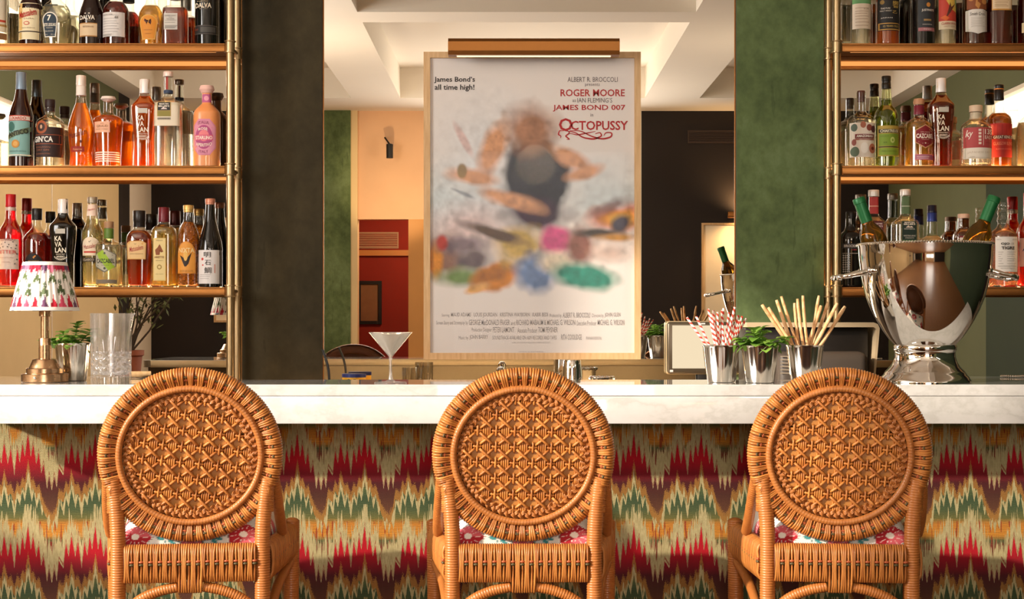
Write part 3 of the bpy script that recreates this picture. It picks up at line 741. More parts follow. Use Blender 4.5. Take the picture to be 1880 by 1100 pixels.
bottle('square amber whisky bottle with a small white typed label, top shelf', 322, 0, [(-40, 9), (6, 9.2), (11, 10), (13, 16), (17, 21), (24, 22), (40, 22)], n=5, ay=.9, liq='#b0430c', lev=17, glow=.34, group=G1L, caps=[('cap', -50, 0, 10, 10, '#e6e2da', .3)],
    labels=[('rect', 305, 330, 28, 58, '#c9c3b8', lines(307, 328, [41, 45], '#8a8378', .4)+lines(307, 330, [51, 53, 55], '#77716a', .5), [('BLENDED WHISKY', 317.5, 32.5, 21, 2.2, '#6b655e'), ('FROM', 317.5, 35.6, 6, 1.8, '#6b655e'), ('THE BARREL', 317.5, 38.6, 15, 2.2, '#6b655e')])])
bottle('tall black port bottle with white lettering beside the left post, top shelf', 380, 0, neck(-72, -40, 9, -10, 22), opaque='#10100f', group=G1L, caps=[('cap', -76, -56, 9.6, 9.6, '#151312', 0)],
    labels=[('rect', 360, 401, 50, 67, '#211d1a', [('rect', 360, 401, 50.5, 51.5, '#5a5048'), ('rect', 360, 401, 65.3, 66.3, '#5a5048'), ('rect', 372, 398, 53.5, 63, '#4a4640')], [('PORT', 364.5, 58, 7, 3, '#b04a34')]), ('rect', 0, 0, 0, 0, None, [], [('DALVA', 377, 14, 30, 9, '#ead9bd', {'bold': .02}), ('PORTO', 376, 6.5, 20, 2, '#c9b48e'), ('EST. 1862', 378, 20, 15, 2, '#a08f76')])])
# --- middle shelf, left
bottle('cut-glass decanter beyond the left picture edge, middle shelf', -30, 1, [(205, 10), (212, 6), (226, 6), (238, 20), (250, 22), (305, 20)], liq='#d9c29a', lev=250, glow=.2, group=G2L, caps=[('stopper', 196, 207, 10, 6, '#d8d0c0', 0)])
bottle('tall dark vermouth bottle with a blue-grey cap and a teal label, middle left shelf', 39, 1, [(133, 8.5), (160, 9), (166, 9.6), (182, 12.5), (200, 18.5), (216, 22), (224, 22.5), (260, 22.5)], opaque='#2a0f0d', group=G2L,
    caps=[('cap', 133, 165, 9, 9.6, '#7f95aa', .2)],
    labels=[('rect', 17, 61, 215, 289, '#86b3ad', [('rect', 17, 61, 215, 224, '#f0e6da'), ('rect', 17, 61, 214.3, 215.8, '#c2402c'), ('rect', 17, 61, 223, 224.2, '#c2402c'), ('oval', 20, 34, 226, 244, '#3f6f66'), ('diag', 19, 60, 235, 258, '#6d7a5a'), ('oval', 28, 43, 259, 274, '#c98d3a'), ('oval', 31, 40, 262, 271, '#dca85a'), ('rect', 18, 60, 286, 288, '#e8dfce')],
        [('LUXARDO', 38, 219.6, 32, 5.4, '#b3341f', {'bold': .02}), ('ANTICO', 39, 246.5, 37, 9, '#2a2a20', {'rot': -.22, 'bold': .03}), ('VERMOUTH ROSSO', 38, 280, 32, 2.2, '#2f4f4f')])])
bottle('clear gin bottle with a black label and brown medallion, next to the teal label bottle', 92, 1, [(186, 8.5), (211, 9), (214, 12), (219, 20), (226, 25), (234, 26), (260, 26)], liq='#f3e7d0', lev=230, glow=.15, clear=.7, group=G2L,
    caps=[('cap', 183, 205, 9.5, 8.8, '#2a1714', 0)],
    labels=[('rect', 66.6, 117.4, 236, 291, '#33211f', [('rect', 67, 117, 249.5, 267.5, '#8f4a2f'), ('rect', 67, 116, 251, 266, '#2a1917'), ('oval', 72, 94.5, 224, 248.5, '#a3552f'), ('oval', 76, 90.5, 228.5, 244, '#3a201a'), ('oval', 81, 85.5, 232, 239.5, '#c9a080')],
        [('GIN’CA', 86, 258.5, 37, 10.5, '#f3ece2', {'bold': .025}), ('PERUVIAN', 86, 273, 28, 2.6, '#a86848'), ('DRY GIN', 86, 278, 24, 3.2, '#a86848'), ('HANDCRAFTED', 86, 285, 28, 2.2, '#a86848')])])
bottle('teardrop peach-coloured bottle with black script and a white and red cap, middle shelf', 149, 1, [(142, 8), (176, 8.5), (190, 10), (204, 15), (222, 20.5), (238, 23.5), (256, 23), (285, 20.5), (305, 21)], liq='#f08c16', lev=190, glow=.55, tint='#fff2e4', group=G2L,
    caps=[('cap', 139, 158, 8.8, 8.9, '#efe2d8', .1), ('capsule', 158, 176, 8.9, 9.2, '#efe6de', 0)],
    labels=[('rect', 145.5, 152.5, 141, 175, '#b5382c', []), ('rect', 135, 160, 271, 281, '#9a2a1c', [], [('Reserva', 147.5, 276, 17, 4, '#e9a070', {'shear': .3})]), ('rect', 0, 0, 0, 0, None, [], [('Matusalem', 148, 248, 34, 10, '#4a1a10', {'shear': .35, 'rot': -.3}), ('♠', 154.5, 262, 3.5, 6, '#4a1a10')])])
bottle('decanter-shaped amber bottle with a flared glass stopper and a pink label, middle shelf', 199, 1, [(187, 8.5), (206, 8.8), (210, 11), (214, 19), (218, 25), (222, 26.3), (240, 25.5), (280, 23), (300, 22.5)], liq='#ec7e0e', lev=213, glow=.5, tint='#fff0e0', group=G2L,
    caps=[('stopper', 177, 188, 14, 8, '#efe6dc', .1)],
    labels=[('rect', 178, 208, 226, 246, '#efb795', [], [('GIRAUD', 194, 234.5, 22, 4.4, '#a3683f', {'bold': .015}), ('VODKA', 194, 230, 7, 2, '#a3683f'), ('GRAND COGNAC', 193, 240, 24, 2, '#a3683f')]), ('rect', 0, 0, 0, 0, None, [('rect', 177.5, 221, 281+4*k, 283+4*k, '#fff3d8') for k in range(5)])])
kavalan(266, 1, 146, None, '#e26600', 'amber whisky bottle with angled shoulders and white block letters, middle left shelf', G2L, 0, '#f0ece8')
bottle('tall clear square gin bottle with a cream label and dark gold picture, middle left shelf', 309, 1, [(140, 7.5), (172, 8), (178, 9), (183, 14), (188, 22), (192, 25), (200, 25)], n=4, ay=.7, liq='#efe9da', lev=192, glow=.12, clear=.65, group=G2L,
    caps=[('cap', 132, 141, 9, 9, '#e9d6cc', .1), ('collar', 166, 172, 8.6, 8.6, '#31415c', 0)],
    labels=[('rect', 285.5, 332.5, 190, 233, '#e6d8c0', [('rect', 292, 318, 189, 216, '#b79a5c'), ('rect', 293.5, 316.5, 190, 205, '#1c1a1a'), ('rect', 293.5, 316.5, 206, 216, '#8f8236'), ('rect', 293, 317.5, 218, 222, '#9a8f7c'), ([(-1, 1), (0, -1), (.3, .3), (.6, -.4), (1, 1)], 299, 311, 198, 203, '#e8d6d0')],
        [('MARTIN', 305, 193.4, 17, 2.8, '#efe4d2', {'bold': .03}), ('MILLER’S', 305, 197.4, 20, 3.2, '#efe4d2', {'bold': .03}), ('LONDON DRY GIN', 305, 220, 20, 2.2, '#4a4034')]), ('rect', 306, 310, 142, 165, '#a5392f')])
bottle('frosted pink-orange aperitif bottle with a mushroom stopper and an octagonal pink label', 380, 1, [(172, 8.5), (190, 9), (194, 12), (202, 20), (208, 23.5), (214, 24), (250, 24)], n=2.6, ay=.9, opaque='#ef9a5c', rough=.45, group=G2L,
    caps=[('stopper', 157, 173, 14, 10, '#eec3b6', 0)],
    labels=[('oct', 358.5, 399.5, 221, 287, '#d983a0', [('oct', 360, 398, 223, 285, '#df92a8'), ('oval', 363, 394, 232, 276, '#b34a7c'), ('oval', 369, 388, 241, 262, '#e87f86'), ('rect', 362, 395, 250, 260, '#d8607c')],
        [('ITALIA', 378, 227, 20, 6, '#8f2f5c', {'arch': 2}), ('ROSÉ', 377, 238, 17, 6, '#f7ddd0', {'bold': .02, 'arch': 2}), ('STARLINO', 378.5, 255.3, 31, 6.6, '#f9e6d8', {'bold': .025}), ('APERITIVO', 378.5, 269, 29, 6, '#f7ddd0', {'arch': -3, 'bold': .02}), ('ITALY', 378, 281, 17, 5, '#8f2f5c', {'arch': -1})]),
        ('rect', 371.5, 388.5, 174, 189, '#c05a8c', [('oval', 376, 385, 177, 186, '#eb9fb0')])])
# --- bottom shelf, left
bottle('red bitter bottle with a red cap and a pale speckled label, bottom left shelf', 20, 2, [(375, 9), (402, 10), (410, 13), (420, 18.5), (432, 21), (450, 21)], liq='#d8101c', lev=378, glow=.5, group=G3L, tint='#ffe6e2',
    caps=[('cap', 357, 380, 9.3, 9.5, '#b5121f', .1), ('collar', 381, 387, 9.6, 9.6, '#d6c2b8', .2)],
    labels=[('rect', -1, 38, 440, 495, '#dcc6b6', [('oval', x, x+2.2, y, y+2.2, '#5c5450') for x, y in ((3, 444), (8, 448), (15, 445), (22, 449), (29, 444), (34, 450), (5, 455), (11, 453), (26, 455), (33, 456), (2, 478), (35, 476), (32, 484), (4, 486), (35, 466), (20, 453))],
        [('LUXARDO', 21, 440.5, 26, 5, '#8f2a22', {'bold': .01}), ('BITTER', 19, 463.5, 34, 6.5, '#c23a30'), ('BIANCO DAL 1821', 18, 474, 24, 2, '#b0806c'), ('LIQUORE', 18, 482, 14, 2, '#b0806c')])])
bottle('round-shouldered red brandy bottle with a black cap and black label, behind the lamp shade', 68, 2, [(404, 7), (416, 8), (424, 14), (432, 21), (442, 24.5), (460, 25), (500, 24)], liq='#b02408', lev=428, glow=.36, group=G3L, D=5.47,
    caps=[('cap', 383, 404, 9.4, 9.2, '#191413', .1)],
    labels=[('arch', 52, 84, 466, 512, '#17110f', [([(-.2, 1), (-.9, .2), (.2, -1), (1, -.8), (.1, .3)], 67, 74, 470, 476, '#d9903c')], [('BRANDY', 69, 481, 19, 3.6, '#c9a050')])])
kavalan(116, 2, 366, '#120f0c', None, 'black and green whisky bottle with angled shoulders and white block letters, bottom left shelf', G3L, 0, '#eeebe8')
bottle('clear rum bottle with a grey cap and cream arched label with red script', 170, 2, [(372, 8), (392, 10), (400, 10.5), (412, 13), (424, 18), (434, 19), (470, 18.5), (528, 17)], liq='#e9d9a0', lev=402, glow=.2, clear=.6, D=5.49, group=G3L,
    caps=[('cap', 362, 373, 9, 9, '#a09888', .4)],
    labels=[('rect', 161.5, 179.5, 376, 397, '#efd8c6', [], [('Matusalem', 170, 385, 13, 4, '#c05a48', {'shear': .3, 'rot': -.2})]), ('arch', 155, 186, 436, 470, '#efdcc0', [('rect', 158, 182, 462, 465, '#c23a2c')], [('Matusalem', 170, 453, 25, 8, '#a3281f', {'shear': .35, 'rot': -.2}), ('✓', 170, 444, 5, 4, '#5a4a3a')]), ('rect', 154, 180, 474, 481, '#2a2118', [], [('CLASICO', 167, 477.5, 20, 4, '#efdcc0')])])
bottle('clear tequila bottle with a grey and lime hexagonal label and a cork, bottom left shelf', 200, 2, [(411, 8), (437, 8.6), (441, 10), (445, 19), (449, 23.5), (455, 24.4), (480, 24.4)], liq='#ded2ac', lev=450, glow=.22, clear=.6, D=5.43, group=G3L,
    caps=[('stopper_cork', 407, 419, 9, 9, '#a8805c', 0), ('collar', 420, 438, 8.8, 8.8, '#5c7a2c', 0)],
    labels=[('hex', 179, 218, 457, 501, '#6e6a5e', [('hex', 180.5, 216.5, 459, 499, '#b9b39e'), ([(-1, -.6), (-.2, -1), (1, .6), (.4, 1)], 181, 216, 460, 498, '#9aba2e')], [('CAZCABEL', 199, 480, 33, 8, '#23251a', {'bold': .02}), ('TEQUILA', 199, 488, 15, 2, '#4a4a3a'), ('●', 198.5, 466, 4, 4, '#55574a'), ('●', 198.5, 493.5, 4.5, 4.5, '#4a4c40')]), ('rect', 180, 219, 514, 521, '#7a6e5c')])
bottle('amber rum bottle with a black cap, cream label and red script, bottom left shelf', 256, 2, [(414, 10), (421, 11), (426, 17), (433, 21.5), (442, 23), (460, 23), (512, 20.5), (528, 19.5)], n=2.8, ay=.85, liq='#b53a08', lev=424, glow=.42, group=G3L,
    caps=[('cap', 387, 417, 11.5, 10.8, '#1d1512', .05)],
    labels=[([(-1, -.75), (-.6, -1), (.6, -1), (1, -.75), (.94, 1), (-.94, 1)], 236.5, 272.5, 443, 477, '#d9a35c', [([(-1, -.75), (-.6, -1), (.6, -1), (1, -.75), (.94, 1), (-.94, 1)], 238, 271, 444.5, 475.5, '#e2bd84')], [('Matusalem', 254.5, 457, 26, 9, '#a3281f', {'shear': .35, 'rot': -.2, 'bold': .01}), ('GRAN RESERVA', 255, 467, 25, 2.2, '#8a5c34'), ('⌄', 253, 449, 5, 2, '#5a3a20')])])
bottle('pale gold tequila bottle with a burgundy cap and a brown horse head, bottom left shelf', 301, 2, [(405, 9), (412, 10), (417, 17), (424, 21), (432, 22), (450, 22)], n=3.5, ay=.85, liq='#e2bd58', lev=418, glow=.3, group=G3L,
    caps=[('cap', 381, 408, 10, 10.2, '#6a1320', .1)],
    labels=[('rect', 285.5, 308.5, 438, 516, '#dcc07a', [('rect', 287, 307, 440, 514, '#e3cb8c'), ([(-.7, 1), (-.9, .1), (-.3, -.4), (.1, -1), (.4, -.5), (.9, .4), (.5, .55), (.3, .1), (.1, 1)], 288, 305, 449, 469, '#8a4a20'), ('oval', 292.5, 301.5, 486.5, 495.5, '#a38440'), ('oval', 294.5, 299.5, 488.5, 493.5, '#e3cb8c')], [('ARETTE', 296.5, 473, 18, 4, '#8a5a24', {'bold': .02}), ('TEQUILA', 297, 442.5, 13, 2.4, '#8a6a34'), ('REPOSADO', 297, 479, 13, 1.8, '#8a6a34'), ('100% AGAVE', 297, 504, 14, 2, '#a3894a')])])
bottle('amber corn-cob textured liqueur bottle with an arched orange label, bottom left shelf', 346, 2, [(379, 8), (405, 9), (411, 12), (424, 17.5), (440, 20), (460, 20.3), (528, 20)], liq='#d06a10', lev=408, glow=.5, group=G3L,
    caps=[('cap', 377, 390, 9.6, 9, '#d9b468', .4)],
    labels=[('arch', 329, 362, 444, 503, '#d98c34', [('arch', 330.5, 360.5, 446, 501, '#e29a3e'), ([(-.2, 1), (-1, -.6), (-.4, -.1), (.1, .5), (.5, -.3), (1, -1), (.5, .6), (.1, 1)], 334, 356, 464, 490, '#2a1a10'), ('oval', 341, 349, 459, 480, '#e8b45a')], [('NIXTA', 346, 460.5, 29, 8.5, '#f3d9a0', {'bold': .01}), ('LICOR DE ELOTE', 346, 498.5, 24, 3, '#8a4a14')])])
bottle('black sake bottle with a salmon cap and brushed characters on a white label', 386, 2, [(374, 8), (384, 8.5), (404, 10.5), (424, 15), (444, 20.5), (458, 22.3), (470, 22.5)], opaque='#14110f', group=G3L,
    caps=[('cap', 365, 376, 9, 8.6, '#cf8a6e', .2)],
    labels=[('rect', 364.8, 407.5, 460, 521.5, '#e6dfdb', [('oval', 373.5, 378, 474, 479, '#c9483c'), ('oval', 375, 378, 486, 489, '#c9483c'), ('rect', 397, 399, 486, 502, '#cf9a8c')]+lines(371, 392, [505, 508, 512], '#b5aca6', .4),
        [('明', 385, 468.5, 13, 9.5, '#1c1816'), ('石', 386, 483, 11, 9.5, '#1c1816'), ('鯛', 386, 497, 13, 11, '#1c1816')])])
# --- top shelf, right
bottle('clear bottle with a green and cream label beside the right post, top shelf', 1580, 0, neck(-72, -35, 8, -14, 18.5), liq='#e6e2d0', lev=-5, glow=.12, clear=.7, group=G1R, foot=False,
    labels=[('rect', 1563, 1597, -14, 56, '#ecdcc6', [('rect', 1563, 1597, -14, 10, '#6fa86c')]+lines(1567, 1592, [18, 24, 28, 33, 38, 44, 50], '#c4ab90', .6), [('RUM', 1586, 20, 9, 3, '#a08c74')])])
bottle('amber whisky bottle with a black label and gold brush stroke, top right shelf', 1629, 0, neck(-70, -30, 8.5, -12, 21.5), liq='#c96a14', lev=-8, glow=.4, group=G1R,
    labels=[('rect', 1609, 1649, 1, 60, '#1d1a19', [('rect', 1610, 1649, 46, 58.5, '#c99a44'), ('rect', 1611.5, 1648, 47.5, 57, '#1d1a19'), ('oval', 1612, 1619, 4, 12, '#8a6a2c')], [('THE PURE', 1621, 19.5, 16, 3, '#e6ddd0'), ('MALT WHISKY', 1622, 24, 20, 2.6, '#c9bfb0'), ('JAPAN', 1623, 37, 20, 2.4, '#e6ddd0'), ('響', 1640, 12, 13, 13, '#d9b45c'), ('乙', 1638, 26, 9, 5, '#d9b45c'), ('12 YEARS OLD', 1631, 52, 28, 3.4, '#d9b45c')])])
bottle('black fortified wine bottle with a grey label and pink band, top right shelf', 1694, 0, neck(-70, -35, 9, -10, 22), opaque='#14110f', group=G1R,
    labels=[('rect', 1681, 1711.5, 2, 61, '#2f3234', [('rect', 1681, 1711.5, 54.5, 61, '#a8696c'), ('oval', 1695, 1702.5, 9, 17, '#c98638'), ('rect', 1690, 1704, 39, 42.5, '#a3824c')], [('JUSTINO’S', 1698, 23.3, 23, 5, '#ece4d8', {'bold': .02}), ('MADEIRA', 1697, 49, 18, 2.2, '#cfc6ba'), ('FINE RICH', 1697, 57.6, 14, 2.6, '#e9d2cc')])])
bottle('clear rum bottle with a bright red and yellow painted label, top right shelf', 1736, 0, neck(-72, -35, 8, -12, 18.5), liq='#ded8c4', lev=-4, glow=.15, clear=.65, group=G1R, foot=False,
    labels=[('rect', 1720.5, 1754, -6, 57, '#d9c8a8', [('rect', 1720.5, 1754, -6, 42, '#c23f2c'), ([(-1, -1), (1, -1), (1, .4), (.2, .1), (-.4, -.5)], 1724, 1754, -6, 42, '#dcb650'), ([(.2, -1), (1, -1), (1, .6), (.7, .1)], 1735, 1754, -6, 36, '#8fb27c'), ([(-.6, 1), (-.2, .1), (.1, -.7), (.3, -.2), (1, -.6), (.2, .3)], 1726, 1750, 2, 38, '#5a2a1c'), ([(-1, .2), (0, -.3), (1, .3), (.2, 1)], 1722, 1738, 26, 42, '#d8662c')], [('CLAIRIN VAVAL', 1738, 46.5, 28, 4.4, '#a3342a', {'bold': .015}), ('HAITI 2018', 1738, 52, 20, 2.4, '#a3745c')])])
bottle('brown whisky bottle with a white shield label under a copper pattern, top right shelf', 1789, 0, neck(-70, -35, 9, -15, 22), liq='#7a2a0c', lev=-10, glow=.35, group=G1R,
    labels=[('shield', 1769.5, 1808.5, 21, 66, '#e3ddd4', lines(1777, 1802, [36, 39, 42, 45, 48, 52], '#b5aca0', .35), [('Smith Cross', 1789, 29.5, 28, 6, '#5c544c', {'shear': .15})]), ('rect', 1771, 1807, -8, 21, '#8a4a24', [([(-.3, -1), (.2, -.6), (-.2, -.1), (.4, .3), (0, 1), (-.6, .5)], 1780, 1800, -6, 21, '#c98b4a'), ('oval', 1773, 1782, -2, 6, '#c98b4a'), ('oval', 1796, 1806, 2, 12, '#c98b4a')])])
bottle('dark amber brandy bottle with a gold-edged cream label, top right shelf', 1834, 0, neck(-70, -40, 9, -20, 21.5), n=3.5, ay=.9, liq='#7d1f08', lev=-14, glow=.36, group=G1R,
    labels=[('rect', 1816, 1852.5, -15, 22.5, '#c98f3a', [('rect', 1817, 1851.5, -15, 20, '#e3c9a4')]+lines(1820, 1846, [4, 8, 12, 15], '#b08c60', .5))])
bottle('dark red bottle cut by the right picture edge, top shelf', 1889, 0, neck(-70, -35, 9, -12, 20.5), liq='#5c0f0c', lev=-6, glow=.4, group=G1R,
    labels=[('rect', 1872, 1906, 45, 63, '#dcc79a', lines(1875, 1900, [52, 57], '#9a7c54', .5))])
# --- middle shelf, right
bottle('clear gin bottle with a brown cork and a floral label with a red band', 1581, 1, [(170, 8.5), (205, 8.8), (209, 12), (214, 20), (220, 24.5), (228, 25.5), (250, 25.5)], liq='#efe4cc', lev=222, glow=.14, clear=.65, group=G2R,
    caps=[('stopper_cork', 167, 187, 7.2, 6.4, '#5c2f22', 0)],
    labels=[('rect', 1557.5, 1604.5, 228, 291, '#efe2d2', [('oval', 1559, 1569, 230, 244, '#5f6f62'), ('oval', 1574, 1584, 226, 238, '#b06a50'), ('oval', 1585, 1596, 231, 243, '#8f4a3c'), ('oval', 1594, 1604, 233, 246, '#5c2a34'), ('rect', 1565, 1600, 249, 257, '#7d2a26'), ('rect', 1565, 1600, 257.5, 260, '#a8604a'), ('oval', 1558, 1572, 272, 290, '#6a7a64'), ('oval', 1590, 1603, 266, 284, '#c4765a'), ('oval', 1560, 1567, 258, 270, '#9c5a50'), ('oval', 1574, 1588, 264, 284, '#f7efe4'), ('oval', 1594, 1600, 272, 278, '#7d2a26')],
        [('AMAZONIAN', 1582, 252.8, 30, 5, '#f6ece0', {'bold': .03}), ('GIN COMPANY', 1582, 258.8, 20, 1.8, '#f6ece0')])])
bottle('green liqueur bottle with a black cap and a black-banded green label, middle right shelf', 1627, 1, [(160, 7.6), (164, 8.2), (178, 9.5), (194, 11), (198, 14), (206, 19.5), (216, 22), (228, 22.5), (250, 22.5)], liq='#8f9a1c', lev=184, glow=.3, clear=.5, tint='#eef3cf', group=G2R,
    caps=[('cap', 140, 153, 8.4, 8, '#191713', .1), ('collar', 153, 163, 8.4, 8.6, '#221f18', .1)],
    labels=[('rect', 1608, 1648.5, 233, 289, '#b59a44', [('rect', 1609.5, 1647, 239.5, 246.5, '#2c2a1a'), ('rect', 1610, 1646.5, 248, 270, '#7d9a2c'), ('rect', 1609.5, 1647, 271, 273, '#3a3a1c'), ('rect', 1610, 1646.5, 274, 287, '#86a030'), ('oval', 1629, 1637.5, 254, 265, '#c2cc74'), ('oval', 1631.5, 1635, 257.5, 262, '#7d9a2c')],
        [('CHARTREUSE', 1628.5, 243, 34, 5.2, '#efe6c4', {'bold': .02}), ('LIQUEUR', 1619, 252.5, 14, 2.4, '#5a6a20'), ('55%', 1620, 264, 6, 2.4, '#2c3414'), ('PERES CHARTREUX', 1628, 280, 28, 2.6, '#55681c')])])
bottle('gold tequila bottle with a burgundy hexagonal label and a wooden stopper, middle right shelf', 1687, 1, [(193, 9), (214, 9.4), (218, 13), (222, 20), (228, 24.5), (236, 25.4), (260, 25.4)], liq='#dba848', lev=226, glow=.32, group=G2R,
    caps=[('stopper', 181, 194, 10.3, 9.6, '#c48f68', 0), ('collar', 194, 211, 9.4, 9.8, '#7d2434', .1)],
    labels=[('hex', 1674, 1711, 231, 275, '#cf9f70', [('hex', 1675.5, 1709.5, 233, 273, '#861a24')], [('CAZCABEL', 1692.5, 252.5, 33, 8.5, '#f7ebdc', {'bold': .03}), ('100% AGAVE', 1692.5, 245.5, 18, 2, '#e6c9b8'), ('TEQUILA', 1692.5, 259, 15, 1.8, '#e6c9b8'), ('- ✦ -', 1692.5, 265.5, 12, 3, '#f0dcc8')]), ('rect', 1674, 1710, 286, 296, '#c07088', lines(1677, 1700, [290, 293], '#efd2d2', .5))])
kavalan(1727.5, 1, 144, None, '#8f2c06', 'deep brown whisky bottle with angled shoulders and white block letters, middle right shelf', G2R, 0, '#f0eeec')
bottle('squat clear gin bottle with a red and cream label and a pale wooden stopper', 1791.5, 1, [(206, 10.5), (216, 11), (220, 14), (226, 22), (233, 27), (240, 28), (260, 28)], liq='#f0e2cc', lev=234, glow=.15, clear=.65, D=5.395, group=G2R,
    caps=[('stopper_cork', 194, 206, 12, 12, '#e2c6a6', 0), ('collar', 207, 220, 10.6, 11, '#e8d6be', 0)],
    labels=[('rect', 1765.5, 1818, 237, 274, '#b84a4a', [('rect', 1788, 1793, 240+6*k, 244+6*k, '#efdccc') for k in range(5)]+[('rect', 1796.3, 1797.3, 240, 270, '#efdccc')], [('ky', 1773, 250, 11, 17, '#f3e4d6', {'shear': .3, 'bold': .01}), ('135', 1808, 245, 17, 9.5, '#f7ebe0', {'bold': .02}), ('EAST', 1808, 255, 17, 6.5, '#f3dcd0', {'bold': .01}), ('HYOGO', 1808, 265, 13, 3, '#7d2430')]), ('rect', 1765.5, 1818, 274, 294, '#eadfce', lines(1771, 1812, [292], '#c4b49c', .4), [('JAPANESE DRY', 1791, 283, 42, 5, '#c9b8a0'), ('GIN', 1778, 290.5, 7, 2, '#a8987c')])])
bottle('whisky bottle with a black cap, clear neck and a red label, middle right shelf', 1834, 1, [(182, 7.6), (205, 9.6), (209, 14), (214, 19.5), (221, 22.6), (230, 23.2), (250, 23)], liq='#dc7a18', lev=209, glow=.42, D=5.495, group=G2R,
    caps=[('cap', 156, 163, 8.4, 8.4, '#1a1614', .1), ('collar', 163, 165, 8.6, 8.6, '#d8893c', .2), ('capsule', 165, 184, 8.5, 8.8, '#1a1614', .1)],
    labels=[('rect', 1812, 1856.5, 229, 291, '#b8302a', [('rect', 1812, 1856.5, 251, 257.5, '#5a1a18'), ('rect', 1815, 1818, 231, 249, '#d86a58'), ('rect', 1824, 1825, 231, 250, '#a3241f'), ('rect', 1832, 1833, 231, 250, '#a3241f'), ('rect', 1840, 1841, 231, 250, '#a3241f'), ('rect', 1848, 1849, 231, 250, '#a3241f')], [('GREAT KING ST', 1837, 254.3, 38, 5.4, '#f6ead8', {'bold': .02}), ('GLASGOW BLEND', 1836, 266, 36, 6, '#e89a7c'), ('BLENDED SCOTCH', 1836, 276, 28, 2.4, '#e08a70')])])
bottle('pale bottle cut by the right picture edge, middle shelf', 1891, 1, [(190, 9), (212, 9), (218, 15), (226, 21), (234, 23), (260, 23)], liq='#f0d9b0', lev=226, glow=.3, group=G2R, labels=[('oval', 1876, 1906, 240, 268, '#8a84a8')])
# --- bottom shelf, right
bottle('black gin bottle with a silver diamond label beside the right post, bottom shelf', 1562, 2, [(392, 8.5), (416, 9.5), (423, 12), (429, 18), (436, 21), (445, 21.5), (480, 21.5)], n=3, ay=.9, opaque='#16120f', D=5.40, group=G3R,
    caps=[('cap', 389, 402, 9, 9, '#211c19', .2)],
    labels=[('rect', 1543, 1581, 448, 457, '#2c2622', [], [('BROCKMANS', 1563, 452.5, 34, 4.6, '#c9beb2', {'bold': .02}), ('GIN', 1564, 459.5, 8, 2.4, '#b03a3c')]), ('rect', 0, 0, 0, 0, None, [('rect', 1543.5, 1581, 465.5, 466.5, '#a89e92')]+[([(0, -1), (1, 0), (0, 1), (-1, 0)], 1543.6+3.1*i, 1546.6+3.1*i, 468+4.2*j, 472+4.2*j, '#a39c92') for i in range(4) for j in range(8)])])
bottle('silver-capped bottle with a dark red label, mostly behind the left leaning wine bottle', 1604, 2, [(360, 8), (393, 8.5), (399, 11), (405, 18), (410, 22), (418, 22.5)], n=4, ay=.75, liq='#e8b090', lev=412, glow=.35, D=5.45, group=G3R,
    caps=[('cap', 349, 361, 10, 10, '#dcd8d2', .2)],
    labels=[('rect', 1595.5, 1612.5, 362, 393, '#b03a38', [('rect', 1595.5, 1612.5, 378, 380, '#d8a08c')]), ('rect', 1596, 1618, 407, 448, '#5c1620', [], [('MARTIN', 1607, 412, 17, 2.8, '#efdcd2', {'bold': .02}), ('MILLER’S', 1607, 416.5, 19, 3.2, '#efdcd2', {'bold': .02})])])
bottle('square gin bottle with a silver cap and a dark green label, behind the bowl', 1662, 2, [(358, 8), (394, 8.6), (398, 11), (403, 17), (408, 22.5), (413, 24.5), (425, 24.5)], n=4, ay=.75, liq='#ebe4d0', lev=412, glow=.14, clear=.65, group=G3R,
    caps=[('cap', 348, 359, 9.6, 9.6, '#d8d4ce', .2)],
    labels=[('rect', 1654, 1671, 361, 393, '#58704c', [('rect', 1654, 1671, 378, 380, '#a8b098')]), ('rect', 1651.5, 1678, 407, 450, '#24402c', [('rect', 1652.5, 1677, 408, 441, '#1a2c22'), ('rect', 1652.5, 1677, 442, 450, '#5f8c50'), ([(-1, 1), (-.3, -1), (.1, .3), (.5, -.5), (1, 1)], 1658, 1672, 415, 419, '#dccab8')], [('MARTIN', 1665, 409.6, 18, 2.4, '#ece2d2', {'bold': .03}), ('MILLER’S', 1665, 412.9, 21, 3, '#ece2d2', {'bold': .03}), ('WINTERFUL', 1665, 421.5, 20, 2.6, '#d8d0c0'), ('WESTBOURNE', 1665, 434, 22, 2.8, '#d8d0c0'), ('STRENGTH', 1665, 438, 16, 2.2, '#d8d0c0')])])
bottle('clear bottle with a dark blue cap and pale sloping shoulders, behind the silver bowl rim', 1711, 2, [(405, 8.5), (420, 9.5), (432, 10.5), (437, 17), (444, 24), (452, 26)], liq='#ecdcb8', lev=434, glow=.5, D=5.46, group=G3R,
    caps=[('cap', 377, 391, 8.2, 8.8, '#12142a', .2), ('collar', 391, 407, 8.8, 9.2, '#26377a', .3)])
bottle('small amber bottle with a pale wooden stopper, beside the leaning bottle in the silver bowl', 1769, 2, [(400, 9.5), (420, 10), (425, 14), (430, 17), (440, 18)], n=4, ay=.9, liq='#9a4a12', lev=402, glow=.4, D=5.47, group=G3R,
    caps=[('stopper_cork', 393, 401, 10.6, 10.6, '#dcb89c', 0)], labels=[('rect', 1758, 1780, 434, 470, '#e3d6c8', [('rect', 1757, 1781, 434, 437, '#7d2430')])])
